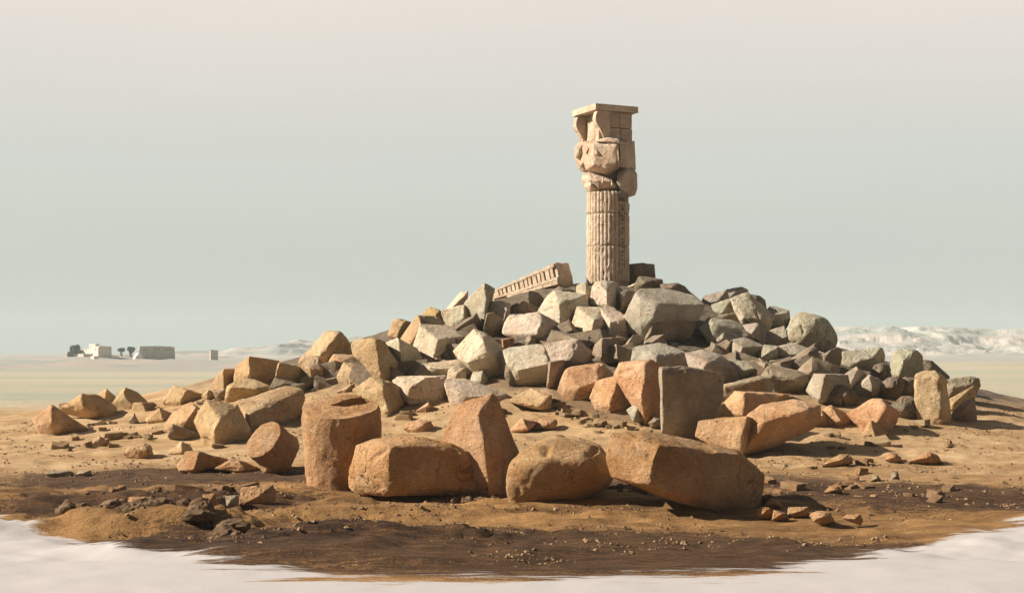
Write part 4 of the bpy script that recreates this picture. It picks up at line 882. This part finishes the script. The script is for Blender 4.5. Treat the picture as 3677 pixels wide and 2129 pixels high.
house('ruined_building', 'big brown roofless ruin with a row of small windows, right of the far town', 'ruin', 1395, 1425, 1812, 330, 555, ruin, ((1475, 380, 14, 26), (1500, 378, 14, 30), (1602, 378, 14, 26), (1636, 378, 14, 26), (1724, 378, 14, 28), (1755, 378, 14, 28)), batter=.07, ragged=.5)
house('domed_shrine', 'small white plastered tomb with an arched opening in front of the big ruin', 'tomb', 1500, 1545, 1618, 462, 548, white, ((1528, 505, 24, 42),), dy=-16, ragged=0)
t_ = bpy.data.objects['domed_shrine']
bm = bmesh.new(); bmesh.ops.create_uvsphere(bm, u_segments=24, v_segments=14, radius=1.25)
for v in bm.verts: v.co.z = max(v.co.z, -.2) * 1.0; v.co += Vector((.6, 1.6, 86 * tm))
from_bm(bm, 'dome', white, t_, (0, 0, 0), 60)
house('ruined_tower', 'lone square brown tower on the plain right of the far ruin', 'tower', 2333, 2360, 2442, 378, 555, ruin, (), batter=.05, ragged=.5)
house('mud_hut', 'tiny pale hut at the far left edge of the town', 'hut', 238, 295, 320, 522, 566, mud, ((302, 550, 10, 22),))
leafm = plain('dusty_foliage', (.15, .175, .15), .35, .8); barkm = plain('grey_bark', (.16, .12, .09), .2, 2)
def tree(label, blobs, foot, seed):
    rs = random.Random(seed); base = tp(foot[0], foot[1], foot[2] if len(foot) > 2 else 2)
    o = empty('tree', base); tag(o, label, 'tree')
    bm = bmesh.new(); cs = []
    for x, y, rad, dy in blobs:
        c = tp(x, y, (foot[2] if len(foot) > 2 else 2) + dy) - base; cs.append(c)
        for _ in range(int(90 + rad * rad * .5)):
            d = Vector((rs.gauss(0, 1), rs.gauss(0, 1), rs.gauss(0, 1))).normalized() * rad * tm * (rs.random() ** .4) * (.8 + .4 * rs.random())
            p = c + d; s = .22 + .25 * rs.random()
            q = Matrix.Rotation(rs.random() * 6.28, 3, 'Z') @ Matrix.Rotation(rs.uniform(-1.2, 1.2), 3, 'X')
            bm.faces.new([bm.verts.new(p + q @ Vector(v) * s) for v in ((-1, -.6, 0), (1, -.5, .2), (.8, .6, 0), (-.7, .7, -.2))])
    from_bm(bm, 'crown', leafm, o, (0, 0, 0), None)
    bm = bmesh.new()
    for c in cs:
        a = Vector((0, 0, -1.5)); n = 7; prev = None
        for i in range(5):
            t = i / 4; p = a.lerp(c, t) + Vector((.2 * math.sin(t * 3 + seed), 0, .25 * math.sin(t * 3.1)))
            rad = .32 * (1 - .75 * t); ring = [bm.verts.new(p + Vector((math.cos(k * 6.283 / n) * rad, math.sin(k * 6.283 / n) * rad, 0))) for k in range(n)]
            if prev:
                for k in range(n): bm.faces.new((prev[k], prev[(k + 1) % n], ring[(k + 1) % n], ring[k]))
            prev = ring
    from_bm(bm, 'trunk', barkm, o, (0, 0, 0), 60)
tree('largest bluish tree left of the far town houses', [(560,360,34,0),(605,350,32,1),(580,400,42,-1),(640,410,34,0),(530,440,34,0),(515,470,24,1)], (560, 480), 1)
tree('small round bluish tree behind the brown walled mud house', [(1175,382,24,0),(1205,380,22,0)], (1192, 450), 2)
tree('small round bluish tree between the brown walled house and the big ruin', [(1298,370,26,0),(1335,372,26,0),(1315,400,22,0)], (1316, 450), 3)

# ------------------------------------------------------------------ small loose stones, each one an object
protos, clods = [], []
for s in range(9):
    rs = random.Random(900 + s); bm = bmesh.new()
    for sx in (-1, 1):
        for sy in (-1, 1):
            for sz in (-.35, .75):
                bm.verts.new(Vector((sx * rs.uniform(.72, 1.05), sy * rs.uniform(.55, .85), sz * rs.uniform(.7, 1.1))))
    bmesh.ops.convex_hull(bm, input=bm.verts[:]); bmesh.ops.delete(bm, geom=[v for v in bm.verts if not v.link_faces], context='VERTS')
    worn(bm, 2, 700 + s, 1.2, 8)
    me = bpy.data.meshes.new('loose_stone'); bmesh.ops.recalc_face_normals(bm, faces=bm.faces[:]); bm.to_mesh(me); bm.free()
    for p in me.polygons: p.use_smooth = True
    me.materials.append(M['stone']); protos.append(me)
for s in range(7):
    bm = bmesh.new(); bmesh.ops.create_icosphere(bm, subdivisions=3, radius=1)
    for v in bm.verts:
        q = v.co * 1.1 + Vector((s * 5.1, 0, 0)); v.co *= .85 + .35 * noise.noise(q) + .22 * noise.noise(q * 2.7) + .10 * noise.noise(q * 7)
        v.co.z = max(v.co.z, -.35)
    me = bpy.data.meshes.new('earth_clod'); bm.to_mesh(me); bm.free(); me.materials.append(M['stone']); clods.append(me)
def scatter(n, pick, smin, smax, colr, label, group, seed, cat='stone', kind='loose_stone'):
    rs = random.Random(seed); src = clods if kind == 'earth_clod' else protos
    for _ in range(n):
        sx, sy = pick(rs); d = hit(sx, sy, 12, 46); x = (sx - CX) / FPX * d
        s = smin + (smax - smin) * rs.random() ** 2.2
        o = bpy.data.objects.new(kind, rs.choice(src)); C.objects.link(o)
        o.location = (x, d, float(terrain(x, d)) + s * .12); o.scale = (s * rs.uniform(.8, 1.4), s * rs.uniform(.8, 1.2), s * rs.uniform(.55, 1.0)); tl = .55 if kind == 'rubble_stone' else .22; o.rotation_euler = (rs.uniform(-tl, tl), rs.uniform(-tl, tl), rs.random() * 6.28)
        k = rs.uniform(.8, 1.15); o.color = (*(min(1, v * k) for v in COL[colr]), 1)
        tag(o, label, cat, group)
def line(pts, jit):
    def f(rs):
        i = rs.randrange(len(pts) - 1); t = rs.random()
        return (pts[i][0] + (pts[i + 1][0] - pts[i][0]) * t + rs.gauss(0, jit), pts[i][1] + (pts[i + 1][1] - pts[i][1]) * t + rs.gauss(0, jit * .35))
    return f
def box(x0, x1, y0, y1): return lambda rs: (rs.uniform(x0, x1), rs.uniform(y0, y1))
Hx = lambda x, y: (100 + x * .35714, 1350 + y * .35714)
scatter(34, line([Hx(250,730), Hx(480,735), Hx(640,690), Hx(850,610), Hx(1000,620), Hx(1200,610), Hx(1320,590)], 9), .04, .17, 'sand', 'small sandy stone in the rubble line across the left sand', 'stones of the left rubble line', 1)
scatter(24, line([Hx(150,580), Hx(400,545), Hx(600,505), Hx(720,480), Hx(900,470)], 10), .03, .12, 'sand', 'little stone trailing from the leftmost sandy pyramid', 'stones trailing from the left pyramid', 2)
scatter(30, box(1290, 1600, 1600, 1740), .03, .11, 'sand', 'little stone on the lit sand behind the foreground drum', 'stones on the middle lit sand', 3)
scatter(52, line([(1960,1440),(2030,1480),(2120,1520),(2240,1540),(2330,1560)], 26), .05, .17, 'och', 'cobble strewn along the hollow of the middle', 'cobbles of the middle hollow', 4, cat='cobble', kind='cobble')
scatter(34, line([(1320,1760),(1450,1765),(1560,1775),(1680,1790),(1760,1800)], 16), .05, .17, 'clod', 'earth clod heaped along the foot of the long foreground block', 'clods at the foot of the long block', 5, cat='clod', kind='earth_clod')
scatter(34, line([(2100,1775),(2300,1790),(2480,1800),(2700,1815),(2800,1830)], 18), .04, .15, 'clod', 'earth clod strewn before the big right foreground block', 'clods before the right block', 6, cat='clod', kind='earth_clod')
scatter(72, line([Hx(420,1470), Hx(700,1450), Hx(1000,1490), Hx(1300,1500), Hx(1700,1540), Hx(2100,1590)], 12), .07, .22, 'clod', 'brown clod in the ragged ridge of earth at the bottom left', 'clods of the bottom left ridge', 7, cat='clod', kind='earth_clod')
scatter(34, box(2750, 3450, 1640, 1800), .04, .16, 'fg', 'brown stone scattered on the dark right foreground', 'stones of the right foreground', 8)
scatter(26, line([Hx(600,1290), Hx(1000,1240), Hx(1500,1250), Hx(2000,1210), Hx(2450,1180)], 14), .06, .20, 'fg', 'brown ledge stone below the drum in the left foreground', 'ledge stones of the left foreground', 9)
scatter(22, box(2950, 3480, 1500, 1640), .03, .11, 'sand', 'little stone on the pale sand at the far right', 'stones on the right sand', 10)
scatter(60, line([(1960,1180),(2080,1240),(2240,1290),(2500,1260),(2700,1310),(2900,1390)], 45), .26, .62, 'brn', 'brown rubble stone wedged in a gap between the blocks of the heap', 'rubble in the gaps of the heap', 11, kind='rubble_stone')
scatter(40, line([(1000,1420),(1150,1390),(1280,1360),(1430,1370),(1560,1300),(1760,1230)], 28), .22, .52, 'brn', 'brown rubble stone wedged between the blocks of the left wing', 'rubble in the gaps of the left wing', 12, kind='rubble_stone')

scatter(26, box(*(Hx(380,0)[0], Hx(2200,0)[0], Hx(0,250)[1], Hx(0,800)[1])), .10, .34, 'sand', 'half buried sandy stone on the left slope', 'half buried stones of the left slope', 13)
scatter(22, box(2700, 3300, 1470, 1600), .07, .26, 'och', 'half buried tan stone on the right flank', 'half buried stones of the right flank', 14)
scatter(30, line([(1050,1560),(1180,1510),(1380,1500),(1640,1470),(1800,1500)], 40), .05, .20, 'sand', 'broken chip of stone at the foot of the left wing', 'chips at the foot of the left wing', 15, cat='stone chip', kind='stone_chip')

# uncountable grit on the ground: one object
gm, gnt, gb_ = new_mat('grit'); GN = NT(gnt)
gv = GN.n('ShaderNodeNewGeometry'); 
gc = GN.mix(GN.ramp(gv.outputs['Random Per Island'], [(0., 0.), (1., 1.)]), (.10, .06, .035), (.36, .22, .115)); gnt.links.new(gc, gb_.inputs['Base Color'])
grs = np.random.default_rng(3); vs, fs = [], []
cand = []
while len(cand) < 9000:
    d = 14.5 + 24 * grs.random() ** 1.3; x = (grs.random() - .5) * .74 * d
    if d < min(14.7 + .098 * x * x, 23) + .8: continue
    if float(vnoise(x / 1.3, d / .7, 55)) + .6 * float(vnoise(x / .4, d / .3, 57)) < grs.random() * .9 - .1: continue
    cand.append((x, d))
cx_, cy_ = np.array(cand).T; cz_ = terrain(cx_, cy_)
for x, y, z in zip(cx_, cy_, cz_):
    s_ = .010 + .030 * grs.random() ** 3; b0 = len(vs); ax = grs.uniform(.6, 1.3, 3) * s_; th = grs.random() * 6.28; c_, n_ = math.cos(th), math.sin(th)
    for px, py, pz in ((1, .2, 0), (.3, 1, .1), (-1, .3, 0), (-.4, -1, .1), (.2, -.1, .9), (-.3, .3, .75)):
        px, py, pz = px * ax[0], py * ax[1], pz * ax[2]; vs.append((x + px * c_ - py * n_, y + px * n_ + py * c_, z + pz))
    fs += [tuple(b0 + i for i in f) for f in ((0, 1, 4), (1, 5, 4), (1, 2, 5), (2, 3, 5), (3, 4, 5), (3, 0, 4))]
me = bpy.data.meshes.new('gravel'); me.from_pydata(vs, [], fs)
tag(link('gravel', me, gm), kind='stuff')

# ------------------------------------------------------------------ air, sky, sun, camera
hz = bmesh.new(); bmesh.ops.create_cube(hz, size=1)
for v in hz.verts: v.co = Vector((v.co.x * 2500, v.co.y * 1560 + 680, v.co.z * 45 + 13))
hm = bpy.data.materials.new('dusty_air'); hm.use_nodes = True; hm.node_tree.nodes.clear()
ho = hm.node_tree.nodes.new('ShaderNodeOutputMaterial'); hv = hm.node_tree.nodes.new('ShaderNodeVolumePrincipled')
hv.inputs['Color'].default_value = (.80, .90, .88, 1); hv.inputs['Density'].default_value = HAZE; hv.inputs['Anisotropy'].default_value = .0
hm.node_tree.links.new(hv.outputs[0], ho.inputs['Volume'])
o = from_bm(hz, 'haze', hm); tag(o, kind='stuff')

SUN_EL, SUN_AZ = R(31), R(6)      # azimuth: turned from the left towards the viewer
sd = Vector((-math.cos(SUN_AZ) * math.cos(SUN_EL), -math.sin(SUN_AZ) * math.cos(SUN_EL), math.sin(SUN_EL)))
L = bpy.data.lights.new('sun', 'SUN'); L.energy = SUN; L.angle = R(.5); L.color = (1, .93, .82)
lo = bpy.data.objects.new('sun', L); C.objects.link(lo); lo.rotation_euler = sd.to_track_quat('Z', 'Y').to_euler(); lo.location = (-30, -10, 40)
w = bpy.data.worlds.new('World'); bpy.context.scene.world = w; w.use_nodes = True
nt = w.node_tree; nt.nodes.clear(); N = NT(nt)
out = N.n('ShaderNodeOutputWorld')
sky = N.n('ShaderNodeTexSky', sky_type='NISHITA'); sky.sun_disc = False; sky.sun_elevation = SUN_EL
sky.sun_rotation = math.atan2(sd.x, sd.y); sky.dust_density = 3; sky.air_density = 1
bg = N.n('ShaderNodeBackground'); nt.links.new(sky.outputs[0], bg.inputs[0]); bg.inputs[1].default_value = .05
tc = N.n('ShaderNodeTexCoord').outputs['Generated']
sp = N.n('ShaderNodeSeparateXYZ'); nt.links.new(tc, sp.inputs[0])
cl = N.noise(N.mapv(tc, (2, 2, 9)), 1.4, 4, .55)
el = N.math('ADD', sp.outputs[2], N.math('MULTIPLY', N.math('SUBTRACT', cl, .5), .05))
veil = N.ramp(el, VEIL)
# unseen sky behind the viewer, darkened to weaken the fill on shaded faces
veil = N.mix(1.0, veil, N.ramp(N.math('ADD', N.math('MULTIPLY', sp.outputs[1], .5), .5), [(.30, (.12, .11, .10)), (.68, (1., 1., 1.))]), 'MULTIPLY')
bg2 = N.n('ShaderNodeBackground'); nt.links.new(veil, bg2.inputs[0]); bg2.inputs[1].default_value = 1.0
mx = N.n('ShaderNodeMixShader'); mx.inputs[0].default_value = .8
nt.links.new(bg.outputs[0], mx.inputs[1]); nt.links.new(bg2.outputs[0], mx.inputs[2]); nt.links.new(mx.outputs[0], out.inputs[0])
cam = bpy.data.cameras.new('camera'); co = bpy.data.objects.new('camera', cam); C.objects.link(co)
co.location = (0, 0, CZ); co.rotation_euler = (R(90), 0, 0); cam.sensor_width = 36; cam.lens = 36 * FPX / 3677
cam.shift_y = (HY - 1064.5) / 3677; cam.clip_end = 8000; cam.clip_start = .1
sc = bpy.context.scene; sc.camera = co
sc.view_settings.view_transform = 'Standard'; sc.view_settings.look = 'None'; sc.view_settings.exposure = EXPO; sc.view_settings.gamma = 1
sc.cycles.volume_bounces = 1; sc.cycles.max_bounces = 8; sc.cycles.diffuse_bounces = 1
